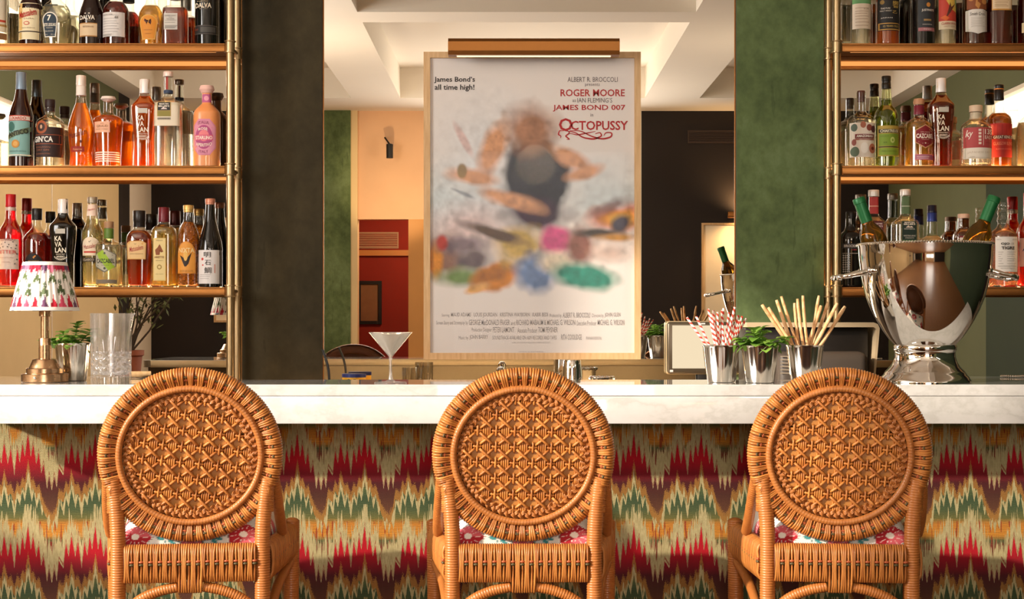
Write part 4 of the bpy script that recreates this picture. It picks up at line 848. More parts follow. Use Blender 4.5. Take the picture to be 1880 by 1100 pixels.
bottle('mezcal bottle with a knobbly glass neck and white form label, right of the bowl', 1842, 2, [(372, 9.5), (378, 10.5), (384, 9), (390, 11), (397, 9.5), (404, 11.5), (410, 10), (418, 13), (424, 20), (430, 25), (437, 26), (460, 26)], liq='#e6b08c', lev=424, glow=.22, D=5.42, group=G3R,
    labels=[('rect', 1822, 1862, 436, 500, '#e9e2d8', lines(1826, 1834, [464, 468, 472, 476, 480, 485], '#a8a098', .4)+lines(1840, 1858, [464, 468, 472, 476, 480, 485], '#a8a098', .3)+[('rect', 1825, 1859, 489, 489.7, '#8a8278')], [('OJO', 1837, 449.3, 15, 5.4, '#26221e', {'bold': .03}), ('DE', 1851, 448.6, 5, 3.6, '#8a8278'), ('TIGRE', 1842.5, 456.5, 24, 5.6, '#26221e', {'bold': .03}), ('MEZCAL', 1827, 441, 7, 1.8, '#a8a098'), ('ARTESANAL', 1855, 441, 10, 1.8, '#a8a098'), ('HECHO EN MEXICO', 1842, 493.5, 26, 2, '#a8a098')])])
bottle('red aperitif bottle with a red cap at the right picture edge, bottom shelf', 1889, 2, [(372, 9), (398, 10), (406, 13), (416, 19), (428, 22), (450, 22)], liq='#d8141c', lev=380, glow=.5, tint='#ffe6e2', group=G3R,
    caps=[('cap', 354, 378, 9.6, 9.6, '#c0141e', .1), ('collar', 379, 386, 9.8, 9.8, '#d6c2b8', .2)],
    labels=[('rect', 1869, 1909, 438, 490, '#e0b8aa', [], [('APERITIVO', 1893, 459, 42, 6.5, '#2a2f5c', {'bold': .01})])])

# corn-cob texture of one bottle
for o in BOTTLES:
    if 'corn-cob' in o['label']:
        g = [c for c in o.children if c.name.startswith('liquid')][0].data
        b = NT('corn_liqueur'); v = b.coord('Object', (1, 1, 1)); vo = b.new('ShaderNodeTexVoronoi'); vo.inputs['Scale'].default_value = 150; b.link(v, vo.inputs['Vector'])
        g.materials[0] = b.done(b.bsdf(lin('#d8741a'), .12, 0, .55, 1.2, bump=vo.outputs['Distance'], bstr=1.0, bdist=.01))

# ------------------------------------------------------------------ framed poster on the mirror
DP = 5.515
fr = thing('framed_poster', 'large framed film poster in a pale oak frame in front of the middle mirror', 'poster', (PX(977, DP), DP, PZ(660, DP)))
def L2(px, py): return (px-977)*DP/F, (660-py)*DP/F
b = MB(); x0, z0 = L2(778, 660); x1, z1 = L2(1176, 96); xi0, zi0 = L2(790, 648); xi1, zi1 = L2(1164.5, 107)
y0, y1 = -.012, .03
for q in ([(x0, z0), (xi0, zi0), (xi0, zi1), (x0, z1)], [(x1, z0), (x1, z1), (xi1, zi1), (xi1, zi0)]): b.prism(q, y0, y1)
for q in ([(x0, z0), (x1, z0), (xi1, zi0), (xi0, zi0)], [(x0, z1), (xi0, zi1), (xi1, zi1), (x1, z1)]): b.prism(q, y0, y1)
b.build('frame', fr, smooth=False, mat=OAK)
# the printed sheet: a plain soft colour composition standing in for the artwork
W_, H_ = 190, 270
gx = np.linspace(790, 1164.5, W_); gy = np.linspace(107, 648, H_); GX, GY = np.meshgrid(gx, gy)
img = np.ones((H_, W_, 3))*np.array(lin('#ebe2dc')); rng = np.random.default_rng(5)
def sm(k=1):
    a = rng.normal(size=(H_//k+3, W_//k+3)); yy = np.linspace(0, a.shape[0]-2.01, H_); xx = np.linspace(0, a.shape[1]-2.01, W_)
    yi, xi = yy.astype(int), xx.astype(int); fy, fx = (yy-yi)[:, None], (xx-xi)[None, :]
    return (a[yi][:, xi]*(1-fy)*(1-fx)+a[yi+1][:, xi]*fy*(1-fx)+a[yi][:, xi+1]*(1-fy)*fx+a[yi+1][:, xi+1]*fy*fx)
N1, N2, N3 = sm(14), sm(5), sm(2)
def blob(cx, cy, rx, ry, col, soft=.15, rot=0., al=1., wob=.22):
    global img
    c, s_ = math.cos(rot), math.sin(rot); X = ((GX-cx)*c+(GY-cy)*s_)/rx; Y = (-(GX-cx)*s_+(GY-cy)*c)/ry
    d = np.sqrt(X*X+Y*Y)+wob*N1*.5+wob*N2*.25
    a = np.clip((1+soft-d)/(2*soft), 0, 1)[:, :, None]*al
    img = img*(1-a)+np.array(lin(col))*(1+.13*N2+.07*N3).clip(.6, 1.5)[:, :, None]*a
blob(830, 380, 120, 60, '#c9d6da', .7, 0, .8); blob(1120, 370, 100, 60, '#c9d8da', .7, 0, .7); blob(890, 260, 70, 70, '#cfd6dc', .8, 0, .5)
blob(860, 420, 70, 40, '#dcb9b4', .6, 0, .7); blob(1100, 440, 80, 40, '#e6d0c4', .6, 0, .7)
blob(985, 330, 66, 84, '#20202a', .16); blob(985, 395, 58, 26, '#3a1f34', .4); blob(975, 238, 44, 40, '#a8785c', .5)
for a in ((905, 275, 20, 52, .35), (868, 325, 46, 14, .15), (1046, 290, 40, 16, .5), (1070, 318, 34, 12, -.3), (940, 368, 56, 14, .3)): blob(*a[:4], '#d39a72', .35, a[4])
blob(850, 255, 7, 32, '#c9a9a4', .3, -.5, .8); blob(848, 315, 9, 14, '#8f7448', .2); blob(850, 355, 22, 4, '#8a8f9a', .3, .4, .8)
blob(820, 470, 32, 40, '#8f6a5a', .35); blob(800, 480, 14, 34, '#d98a2c', .3); blob(850, 450, 45, 18, '#7d6a70', .4); blob(870, 475, 30, 24, '#6a5a5c', .4); blob(812, 445, 10, 14, '#b03a30', .3)
blob(850, 510, 50, 16, '#6f8a4a', .5); blob(905, 510, 45, 24, '#dc8a2c', .25, -.3); blob(900, 505, 36, 12, '#3a2214', .5, -.3, .45); blob(875, 530, 24, 9, '#e2a860', .3, -.3)
blob(955, 450, 44, 34, '#c9a85c', .4); blob(983, 500, 34, 36, '#6f86ae', .3); blob(905, 428, 60, 10, '#5a4434', .4, .3)
blob(1020, 440, 28, 26, '#d9568c', .3); blob(1020, 482, 32, 18, '#e6d6bc', .5); blob(1066, 452, 24, 32, '#8a5a4c', .4); blob(1075, 508, 56, 22, '#2f8a74', .35, .12)
blob(1135, 400, 46, 22, '#dc6a24', .45); blob(1140, 402, 30, 14, '#f0b43c', .5); blob(1120, 380, 34, 10, '#6a3a34', .5, -.4, .7); blob(1140, 410, 20, 14, '#4a4450', .35, -.6); blob(1100, 428, 40, 8, '#4a4038', .4); blob(1130, 436, 34, 7, '#c48a3a', .5)
blob(1116, 465, 32, 16, '#b8907c', .5, .1, .6)
b = MB(); V = np.stack([(GX-977)*DP/F, np.zeros_like(GX), (660-GY)*DP/F], 2).reshape(-1, 3)
fs = [(j*W_+i, (j+1)*W_+i, (j+1)*W_+i+1, j*W_+i+1) for j in range(H_-1) for i in range(W_-1)]
def vcol_mat(name, rough=.6, **kw):
    t = NT(name); a = t.new('ShaderNodeVertexColor'); a.layer_name = 'print'
    return t.done(t.bsdf(a.outputs[0], rough, **kw))
def set_cols(me, cols):
    at = me.color_attributes.new('print', 'FLOAT_COLOR', 'POINT'); c = np.ones((len(me.vertices), 4)); c[:, :3] = cols; at.data.foreach_set('color', c.ravel())
b.add(V, fs, None); sheet = b.build('printed_sheet', fr, smooth=False, mat=vcol_mat('poster_print', .35, spec=.3)); set_cols(sheet.data, np.clip(img, 0, 1).reshape(-1, 3))
b = MB()
def pt(s, x0_, x1_, y0_, y1_, c, **kw):
    g, f, a = text_geo(s, **kw); X = x0_+(x1_-x0_)*g[:, 0]; Y = y1_+(y0_-y1_)*g[:, 1]
    b.add(np.stack([(X-977)*DP/F, np.full(len(X), -.0012), (660-Y)*DP/F], 1), f, ink(c))
K, R_, GR = '#1d1818', '#b51e22', '#6a5f60'
pt('James Bond’s', 797, 872, 141, 153, K, bold=.018); pt('all time high!', 798, 871, 155, 168, K, bold=.018)
pt('ALBERT R. BROCCOLI', 1042, 1134, 141.5, 150.5, GR); pt('presents', 1074, 1101, 153, 159.5, GR)
pt('ROGER MOORE', 1029, 1147, 164, 177, R_, bold=.014); pt('as', 1051, 1057, 183, 187.5, GR); pt('IAN FLEMING’S', 1060, 1124, 180, 188.5, GR)
pt('JAMES BOND 007', 1015, 1148, 192.5, 205, R_, bold=.014); pt('in', 1084, 1089, 208, 214, GR)
pt('O', 1026, 1051, 217, 241, R_, bold=.018); pt('CTOPUSSY', 1048, 1153, 222, 239, R_, bold=.018)
GRY = '#aca3a0'
pt('Starring', 811, 825, 576, 583, GRY); pt('MAUD ADAMS   LOUIS JOURDAN   KRISTINA WAYBORN   KABIR BEDI', 828, 1006, 574, 583.5, GRY, bold=.01)
pt('Produced by', 1009, 1031, 576, 584.5, GRY); pt('ALBERT R. BROCCOLI', 1033, 1083, 574, 583.5, GRY, bold=.01); pt('Directed by', 1087, 1108, 576, 584.5, GRY); pt('JOHN GLEN', 1110, 1139, 574, 583.5, GRY, bold=.01)
pt('Screen Story and Screenplay by', 801, 859, 589, 598, GRY); pt('GEORGE MacDONALD FRASER', 861, 936, 587, 597, GRY, bold=.01); pt('and', 938, 946, 590, 597, GRY); pt('RICHARD MAIBAUM & MICHAEL G. WILSON', 948, 1056, 587, 597, GRY, bold=.01); pt('Executive Producer', 1059, 1095, 589, 597.5, GRY); pt('MICHAEL G. WILSON', 1097, 1146, 587, 597, GRY, bold=.01)
pt('Production Designer', 866, 903, 602, 611, GRY); pt('PETER LAMONT', 905, 944, 600.5, 610.5, GRY, bold=.01); pt('Associate Producer', 950, 986, 602, 611, GRY); pt('TOM PEVSNER', 988, 1024, 600.5, 610.5, GRY, bold=.01)
pt('Music by', 842, 860, 617, 625.5, GRY); pt('JOHN BARRY', 862, 896, 615, 624.5, GRY, bold=.01); pt('SOUNDTRACK AVAILABLE ON A&M RECORDS AND TAPES', 904, 1022, 616.5, 623.5, GRY); pt('RITA COOLIDGE', 1030, 1068, 614, 624, GRY, bold=.01); pt('PANAVISION', 1076, 1104, 618, 624, GRY)
pt('FILMED ON LOCATION IN INDIA AND AT PINEWOOD STUDIOS', 940, 1010, 628, 630.5, GRY); pt('COPYRIGHT ALL RIGHTS RESERVED', 952, 998, 645, 647, GRY)
b.build('lettering', sheet, smooth=False)
b = MB()
def swash(pts, r0, r1):
    q = np.array(pts, float); t = np.linspace(0, 1, len(q)); tt = np.linspace(0, 1, 60); X = np.interp(tt, t, q[:, 0]); Y = np.interp(tt, t, q[:, 1])
    k = np.ones(7)/7; X = np.convolve(np.pad(X, 3, 'edge'), k, 'valid'); Y = np.convolve(np.pad(Y, 3, 'edge'), k, 'valid')
    r = (r0+(r1-r0)*np.abs(np.linspace(-1, 1, 60)))*DP/F
    P_ = np.stack([(X-977)*DP/F, np.full(60, -.0016), (660-Y)*DP/F], 1); d = np.gradient(P_, axis=0); d /= np.linalg.norm(d, axis=1)[:, None]+1e-9; nn = np.stack([-d[:, 2], 0*d[:, 0], d[:, 0]], 1)
    A, B_ = P_+nn*r[:, None], P_-nn*r[:, None]
    b.add(np.concatenate([A, B_]), [(i, i+1, 61+i, 60+i) for i in range(59)], ink(R_))
swash([(1036, 240), (1027, 240), (1025, 247), (1030, 250), (1029, 254)], 1.3, .5); swash([(1040, 238), (1046, 244), (1038, 250), (1046, 256), (1040, 256)], 1.4, .5)
swash([(1036, 240), (1056, 243), (1070, 253), (1090, 256), (1105, 250), (1102, 243), (1092, 246)], 1.6, .6); swash([(1044, 240), (1066, 240), (1084, 250), (1105, 256), (1122, 252), (1124, 244), (1112, 243), (1108, 250)], 1.6, .6); swash([(1042, 244), (1060, 248), (1080, 244), (1094, 241)], 1.2, .4)
b.build('flourish', sheet, smooth=False)
# fold creases and the pane
b = MB(); b.box(L2(791, 0)[0], L2(1164, 0)[0], -.0068, -.0062, L2(0, 647.5)[1], L2(0, 107.5)[1]); b.build('picture_glass', fr, smooth=False, mat=glass('#ffffff', .001))
b = MB(); MBK = MB(); MBK.box(xi0, xi1, .004, .02, zi0, zi1); MBK.build('back_board', fr, smooth=False, mat=M('#6a5238', .7, 0, 'hardboard'))
pl = thing('picture_light', 'long brass picture light above the framed poster', 'light', (PX(980, 5.40), 5.40, PZ(102, 5.40)))
hl = 157*5.40/F
b = MB(); q = [(.030, 0), (-.018, 0), (-.024, .014), (-.024, .046), (-.016, .058), (.030, .058)]
n = len(q); V = [(-hl, a, c) for a, c in q]+[(hl, a, c) for a, c in q]
b.add(V, [tuple(range(n)), tuple(range(2*n-1, n-1, -1))]+[(i, i+n, (i+1) % n+n, (i+1) % n) for i in range(n)]); b.build('lamp_shade', pl, smooth=False, mat=BRASS_D)
b = MB(); b.tube([(0, .03, .046), (0, .10, .050), (0, .148, .052)], .007); b.build('arm', pl, mat=BRASS_D)
b = MB(); b.box(-hl+.03, hl-.03, .0, .02, -.002, -.0004); b.build('light_tube', pl, smooth=False, mat=emit('#ffe0b8', 1.2, 'lamp_tube'))
# ------------------------------------------------------------------ rattan bar chairs
def rattan(name, a, bcol, rough=.42, island=True):
    t = NT(name); g = t.new('ShaderNodeNewGeometry'); n = t.noise(t.coord('Object'), 45, 3)
    f = t.math('ADD', t.math('MULTIPLY', g.outputs['Random Per Island'], .55 if island else 0), t.math('MULTIPLY', n, .45 if island else 1.0))
    return t.done(t.bsdf(t.mix(f, lin(a), lin(bcol)), rough, spec=.45, coat=.12))
RAT = rattan('rattan_cane', '#8c4c20', '#cf8842')
RATP = rattan('rattan_pole', '#985626', '#c07a3c', .4, False)
RATD = rattan('rattan_core_shade', '#4e280e', '#6e3c18', .6, False)  # core darkened to carry the shade between the strands
RATB = rattan('rattan_rim', '#8f4f24', '#be7c40', .4, False)
RATF = rattan('rattan_peel', '#a4692e', '#bf8442', .45)
WRED = M('#ac5530', .5, 0, 'red_cane'); WGRN = M('#54482a', .5, 0, 'olive_cane')
def wrapped(pitch=.0055, amp=.05, slant=0.):
    return lambda L, A: 1+amp*(np.abs(np.sin(PI*(L/pitch+slant*A/(2*PI))))-.6)
def path(pts, n):
    p = np.array(pts, float); d = np.concatenate([[0], np.cumsum(np.linalg.norm(np.diff(p, axis=0), axis=1))]); d /= d[-1]
    q = np.linspace(0, 1, n); out = np.stack([pchip_at(d, p[:, k], q) for k in range(3)], 1); return out
def pchip_at(xs, ys, q):
    h = np.diff(xs); d = np.diff(ys)/h; m = np.zeros(len(xs)); m[0], m[-1] = d[0], d[-1]
    for i in range(1, len(xs)-1): m[i] = (d[i-1]*h[i]+d[i]*h[i-1])/(h[i-1]+h[i])
    k = np.clip(np.searchsorted(xs, q, side='right')-1, 0, len(xs)-2); t = (q-xs[k])/h[k]
    return (2*t**3-3*t**2+1)*ys[k]+(t**3-2*t**2+t)*h[k]*m[k]+(-2*t**3+3*t**2)*ys[k+1]+(t**3-t**2)*h[k]*m[k+1]
ZD = .944                      # height of the round back's centre
def disc_parts():
    """parts of the round back, in disc space: x right, z up, -y towards the room"""
    out = []
    SQ = .965
    def ring(r, w, a): return np.stack([r*np.cos(a), -w*np.ones_like(a), r*np.sin(a)*SQ], -1)
    # outer frame hoop and the band it carries
    a = np.linspace(0, 2*PI, 160, endpoint=False)
    b = MB(); b.tube(ring(.198, 0, a), .0155, 12, RATD, closed=True)
    prof = [(.205, .014), (.190, .011), (.174, .006), (.172, -.010), (.20, -.016)]
    V = np.concatenate([ring(r, w, a) for r, w in prof]); N = len(a); b.add(V, [(j*N+i, j*N+(i+1) % N, (j+1)*N+(i+1) % N, (j+1)*N+i) for j in range(4) for i in range(N)], RATD)
    out.append(('hoop', b, None))
    b = MB(); NG = 50; rr = random.Random(11)
    for k in range(NG*4):
        th = 2*PI*(k+.5)/(NG*4); g = k % 4
        P_ = [(.2145, -.012), (.2175, 0), (.2125, .012), (.202, .0185), (.192, .0155), (.183, .011), (.175, .0085)]
        if g == 3: P_ = [(r, w-(.004 if .18 < r < .205 else 0)) for r, w in P_]
        dth = rr.uniform(-.006, .006)+(.010 if g == 0 else -.010 if g == 2 else 0)
        pts = [(r*math.cos(th+dth*i/6), -w, r*math.sin(th+dth*i/6)*SQ) for i, (r, w) in enumerate(P_)]
        s_, c_ = math.sin(th), math.cos(th)
        if -.66 < s_ < -.22:                      # these strands also bind the leg to the hoop
            zl = pts[3][2]; xo = .1955 if zl > -.08 else .1945
            if abs(c_)*.2145 < xo+.004: sg = 1 if c_ > 0 else -1; pts = [(sg*(xo+.0005), .008, zl-.012), (sg*xo, -.010, zl-.010), (sg*(xo-.008), -.0195, zl-.007)]+pts[3:]; pts = pts[:7]
        b.tube(pts, np.interp(np.linspace(0, 1, 7), [0, .5, 1], [.0034, .0033, .0026]), 6, RAT, caps=False)
    out.append(('cane_wrapping', b, None))
    b = MB()
    for k in range(NG):
        th = 2*PI*(4*k+3.5)/(NG*4)
        for r, w, m in ((.1975, .0160, WGRN), (.1895, .0125, WRED)):
            A = np.linspace(th-.022, th+.022, 4); b.tube(ring(r, w, A), .0026, 6, m)
    out.append(('coloured_weft', b, None))
    a2 = np.linspace(0, 2*PI, 620, endpoint=False)
    b = MB(); b.tube(ring(.168, .010, a2), .0082, 10, RATB, closed=True, mod=lambda L, A: 1+.10*(np.abs(np.sin(PI*(L/.0073)+A*.5))-.6)); out.append(('inner_rim', b, None))
    # plait lying inside the rim
    b = MB(); KT = 28.5; a3 = np.linspace(0, 2*PI, 36*14, endpoint=False)
    for ph in range(3):
        for o2 in (-.0034, 0, .0034):
            u = KT/1.5*a3+2*PI*ph/3
            r = .1485+.0072*np.sin(u)+o2; w = .0040+.0040*np.sin(2*u+.4)
            b.tube(np.stack([r*np.cos(a3), -w, r*np.sin(a3)*SQ], -1), .0022, 5, RATB, closed=True)
    out.append(('plait', b, None))
    return out
def cane_panel(rot, px=.0445, pz=.0385):
    """open hexagon cane weave with raised crosses"""
    R_ = .150; c, s = math.cos(rot), math.sin(rot)
    back = MB(); back.lathe([(R_+.012, 0), (R_+.012, .004)], 48, RATD); back.xf(Matrix.Rotation(PI/2, 4, 'X'))  # dark disc put behind the weave as shade in its openings
    v = [x.copy() for x in back.v]
    b = MB(); b.add(np.concatenate(v)+np.array((0, .012, 0)), back.f, RATD)
    def clip(p0, p1, n, w):
        A = np.linspace(0, 1, n)[:, None]; p = np.array(p0)*(1-A)+np.array(p1)*A
        q = np.stack([p[:, 0]*c-p[:, 1]*s, p[:, 0]*s+p[:, 1]*c], 1); k = np.hypot(q[:, 0], q[:, 1]/.965) < R_
        if k.sum() < 2: return None
        q = q[k]; ww = np.broadcast_to(np.asarray(w, float), (n,))[k]
        return np.stack([q[:, 0], -ww, q[:, 1]], 1)
    n = 5
    for j in range(-n, n+1):                     # flat horizontal peel
        z = (j+.0)*pz
        P_ = clip((-.2, z), (.2, z), 60, 0)
        if P_ is not None:
            up = np.array((-s, 0, c))*.0125; V = np.concatenate([P_+up-np.array((0, .0002, 0)), P_-np.array((0, .0016, 0)), P_-up-np.array((0, .0002, 0))]); N = len(P_)
            b.add(V, [(q, q+1, N+q+1, N+q) for q in range(N-1)]+[(N+q, N+q+1, 2*N+q+1, 2*N+q) for q in range(N-1)], RATF)
    for i in range(-n, n+1):                     # bundles of upright strands, waisted at each cross
        x = i*px
        for o in (-.0078, -.0026, .0026, .0078):
            t = np.linspace(-.2, .2, 120)
            P_ = clip((x+o, -.2), (x+o, .2), 120, .0022+.0016*np.cos(2*PI*t/pz+PI)); 
            if P_ is not None and len(P_) > 3: b.tube(P_, .0025, 5, RAT)
        for j in range(-n, n+1):
            P_ = clip((x+px/2, (j+.5)*pz-pz*.34), (x+px/2, (j+.5)*pz+pz*.34), 9, .0056-.0035*np.abs(np.linspace(-1, 1, 9))**3)
            if P_ is not None and len(P_) > 3: b.tube(P_, .0031, 6, RAT)
            P_ = clip((x+px*.27, (j+.5)*pz), (x+px*.73, (j+.5)*pz), 9, .0030-.002*np.abs(np.linspace(-1, 1, 9))**3)
            if P_ is not None and len(P_) > 3: b.tube(P_, .0036, 6, RAT)
    for i in range(-n, n+1):
        for j in range(-n, n+1):
            x, z = i*px, j*pz; lx, lz = px*.37, pz*.36
            for sg, h in ((1, .0075), (-1, .0105)):
                t = np.linspace(-1, 1, 7)
                P_ = clip((x-lx*sg, z-lz), (x+lx*sg, z+lz), 7, h-.0052*np.abs(t)**3)
                if P_ is not None and len(P_) > 3: b.tube(P_, .0034, 6, RAT)
    return b
TILT = Matrix.Translation((0, 0, ZD)) @ Matrix.Rotation(math.radians(5), 4, 'X')
def leg_path(sx): return path([(sx*.168, .0, 0), (sx*.171, 0, .60), (sx*.1725, .001, .78), (sx*.177, .003, .835), (sx*.184, .004, .885)], 700)
def cushion_cols(V):
    """white cotton with red blossoms and teal leaves"""
    u, v = V[:, 0], V[:, 1]+V[:, 2]*1.0
    c = np.ones((len(V), 3))*np.array(lin('#e9e2d8'))
    def paint(mask, col): c[mask] = lin(col)
    for lx, lz, la in ((-.05, .80, .3), (-.02, .775, -.4), (.03, .805, 1.2), (.0, .83, .2), (.06, .79, -.8), (-.09, .84, .9), (.1, .86, .4), (-.03, .90, .6), (.04, .95, 1.), (-.12, .93, .2), (.12, 1.0, -.5), (-.2, .83, .6), (.2, .84, -.3), (0, 1.05, .4), (.05, .77, .5), (-.06, .765, 1.2)):
        for k in range(5):
            a = la+k*.9-1.8; dx, dz = u-lx-math.cos(a)*.014, v-lz-math.sin(a)*.012
            X = dx*math.cos(a)+dz*math.sin(a); Y = -dx*math.sin(a)+dz*math.cos(a)
            paint((X/.010)**2+(Y/.005)**2 < 1, '#3f8a8c')
        paint((np.abs((u-lx)*math.sin(la)-(v-lz)*math.cos(la)) < .0011) & (np.hypot(u-lx, v-lz) < .03), '#4a7a7c')
    for fx, fz, R_, ph in ((-.134, .772, .036, .4), (.124, .775, .038, 2.2), (-.01, .905, .05, 0), (-.20, .93, .05, 1), (.19, .95, .05, .5), (.07, 1.04, .052, 2), (-.11, 1.07, .05, 1), (.0, .735, .03, 0)):
        d = np.hypot(u-fx, (v-fz)*1.1); a = np.arctan2(v-fz, u-fx); edge = R_*(1+.10*np.cos(8*a+ph))
        paint(d < edge+.0035, '#6a6258'); paint(d < edge+.0022, '#efe8de'); paint(d < edge, '#b01c2a'); paint((d < edge) & (np.sin(a*1+ph) > .35), '#d8606a')
        ray = (np.abs(np.sin(6*a+ph)) < .12*R_/np.maximum(d, .01)) & (d > R_*.42) & (d < R_*.86); paint(ray, '#f3d8d0')
        paint(d < R_*.26, '#f1ece2')
    return c
CUSH = vcol_mat('floral_cotton', .85, sheen=.1)
def apron(x0, y0, x1, y1, z0, z1, n, tongue=False, bulge=.006, groups=4):
    """wrapped seat band between two points seen as upright cane strands over a core"""
    b = MB(); w = MB(); L = math.hypot(x1-x0, y1-y0); ux, uy = (x1-x0)/L, (y1-y0)/L; nx, ny = uy, -ux
    th = .011
    c = [(x0+nx*k, y0+ny*k) for k in (-.004,)]
    core = [(x0-nx*.006+nx*.012*0, y0-ny*.006), (x1-nx*.006, y1-ny*.006), (x1+nx*.0085, y1+ny*.0085), (x0+nx*.0085, y0+ny*.0085)]
    b.prismz(core, z0+.006, z1-.005, RATD)
    rr = random.Random(n)
    for i in range(n):
        t = (i+.5)/n; g = i % groups; zb = z0
        if tongue and abs(t-.5) < .085: zb = z0-.026
        lean = (.0018 if g == 0 else -.0018 if g == groups-2 else 0)
        pts = []
        for f, off in ((0, -.004), (.03, .008), (.2, .0135), (.5, .0150 if g != groups-1 else .0105), (.8, .0135), (.95, .010), (1.0, .0), (1.0, -.008)):
            z = zb+(z1-zb)*f+(.002 if f == 1.0 else 0); s_ = t*L+lean*math.sin(PI*f)*1.6+rr.uniform(-.0002, .0002)
            pts.append((x0+ux*s_+nx*off, y0+uy*s_+ny*off, z))
        b.tube(pts, min(.0037, L/n*.52), 6, RAT)
        if g == groups-1:
            zm = (z0+z1)/2+.004
            for dz, m in ((.0032, WRED), (-.0034, WGRN)):
                s0, s1 = (t-1.1/n)*L, (t+1.1/n)*L
                w.tube([(x0+ux*s_+nx*o, y0+uy*s_+ny*o, zm+dz) for s_, o in ((s0, .013), ((s0+s1)/2, .0152), (s1, .013))], .0030, 6, m)
    return b, w
_chair = {}
def make_chair(label, px, D, yaw, rot):
    o = thing('rattan_bar_chair', label, 'bar chair', (PX(px, D), D, 0), yaw, 'rattan bar chairs at the counter')
    if not _chair:
        _chair['disc'] = [(nm, b.xf(TILT).mesh(nm)) for nm, b, _ in disc_parts()]
        L = []
        for sx in (-1, 1):
            b = MB(); b.tube(leg_path(sx), .0185, 12, RATP, mod=wrapped(.0062, .075)); L.append(('leg', b.mesh('leg'), None))
            b = MB(); b.tube(path([(sx*.225, .375, 0), (sx*.228, .375, .5), (sx*.23, .372, .735)], 480), .0205, 12, RATP, mod=wrapped(.0062, .06)); b.ball((sx*.23, .372, .733), .0203, RATP, 12, 8, (1, 1, .5)); L.append(('leg', b.mesh('leg'), None))
            b = MB(); b.tube(path([(sx*.196, .012, .90), (sx*.203, .05, .84), (sx*.209, .11, .775), (sx*.212, .17, .735)], 200), .0135, 10, RATP, mod=wrapped(.0062, .07)); L.append(('arm', b.mesh('arm'), None))
            b, w_ = apron(*((sx*.180, .012, sx*.228, .360) if sx > 0 else (sx*.228, .360, sx*.180, .012)), .640, .726, 48); L.append(('side_band', b.mesh('side_band'), ('coloured_weft', w_.mesh('coloured_weft'))))
            b = MB(); b.tube(path([(sx*.030, -.004, .628), (sx*.075, -.004, .618), (sx*.12, -.003, .598), (sx*.160, -.001, .558), (sx*.169, 0, .50)], 220), .0125, 10, RATP, mod=wrapped(.0065, .09)); L.append(('brace', b.mesh('brace'), None))
            b = MB(); b.tube(path([(sx*.226, .35, .63), (sx*.205, .26, .60), (sx*.185, .10, .54), (sx*.175, .02, .48)], 220), .0125, 10, RATP, mod=wrapped(.0065, .09)); L.append(('brace', b.mesh('brace'), None))
            b = MB(); b.tube([(sx*.170, .0, .30), (sx*.226, .375, .30)], .013, 10, RATP); L.append(('stretcher', b.mesh('stretcher'), None))
        b, w_ = apron(-.156, -.006, .156, -.006, .640, .727, 56, True); L.append(('rear_band', b.mesh('rear_band'), ('coloured_weft', w_.mesh('coloured_weft'))))
        b, w_ = apron(.21, .385, -.21, .385, .640, .727, 56); L.append(('front_band', b.mesh('front_band'), None))
        for y, z in ((0, .30), (.375, .26)):
            b = MB(); x = .170 if y == 0 else .226; b.tube([(-x, y, z), (x, y, z)], .013, 10, RATP); L.append(('stretcher', b.mesh('stretcher'), None))
        b = MB(); b.prismz([(-.165, .01), (.165, .01), (.215, .37), (-.215, .37)], .690, .705, RATF); L.append(('seat', b.mesh('seat', False), None))
        # cushion: rounded slab
        nx, ny = 170, 130; U, Vv = np.meshgrid(np.sin(PI/2*np.sin(PI/2*np.linspace(-1, 1, nx))), np.sin(PI/2*np.sin(PI/2*np.linspace(-1, 1, ny)))); wid = .165+.035*(Vv+1)/2
        e = (1-np.abs(U)**8)*(1-np.abs(Vv)**8); top = .722+.062*np.clip(e, 0, 1)**.35
        X, Y = U*wid, .195+Vv*.17; b = MB(); VT = np.stack([X, Y, top], 2).reshape(-1, 3); VB = np.stack([X, Y, 0*top+.7065+.012*(1-np.clip(e, 0, 1)**.35)], 2).reshape(-1, 3)
        q = [(j*nx+i, j*nx+i+1, (j+1)*nx+i+1, (j+1)*nx+i) for j in range(ny-1) for i in range(nx-1)]; M_ = nx*ny
        per = [i for i in range(nx)]+[j*nx+nx-1 for j in range(1, ny)]+[(ny-1)*nx+i for i in range(nx-2, -1, -1)]+[j*nx for j in range(ny-2, 0, -1)]
        fs = q+[tuple(M_+k for k in f[::-1]) for f in q]+[(per[i], per[i]+M_, per[(i+1) % len(per)]+M_, per[(i+1) % len(per)]) for i in range(len(per))]
        b.add(np.concatenate([VT, VB]), fs, CUSH); me = b.mesh('cushion'); set_cols(me, cushion_cols(np.concatenate([VT, VB]))); L.append(('cushion', me, None))
        _chair['L'] = L
    bk = None
    for nm, me in _chair['disc']:
        if nm == 'hoop': bk = link('round_back', me, o)
        else: link(nm, me, bk)
    p = cane_panel(rot); p.xf(TILT); link('cane_panel', p.mesh('cane_panel'), bk)
    for nm, me, sub in _chair['L']:
        q = link(nm, me, o)
        if sub: link(sub[0], sub[1], q)
    return o
make_chair('leftmost rattan bar chair, turned a little, below the mixing glass', 350, 3.67, math.radians(6.5), math.radians(-6))
make_chair('middle rattan bar chair, square to the counter in front of the framed poster', 961, 3.67, math.radians(.5), math.radians(-1.5))
make_chair('rightmost rattan bar chair, in front of the straws, breadsticks and silver bowl', 1541, 3.67, math.radians(-5.5), math.radians(-3))

# ------------------------------------------------------------------ things on the counter
TZ = CT+.0005
def at(px, D): return (PX(px, D), D, TZ)
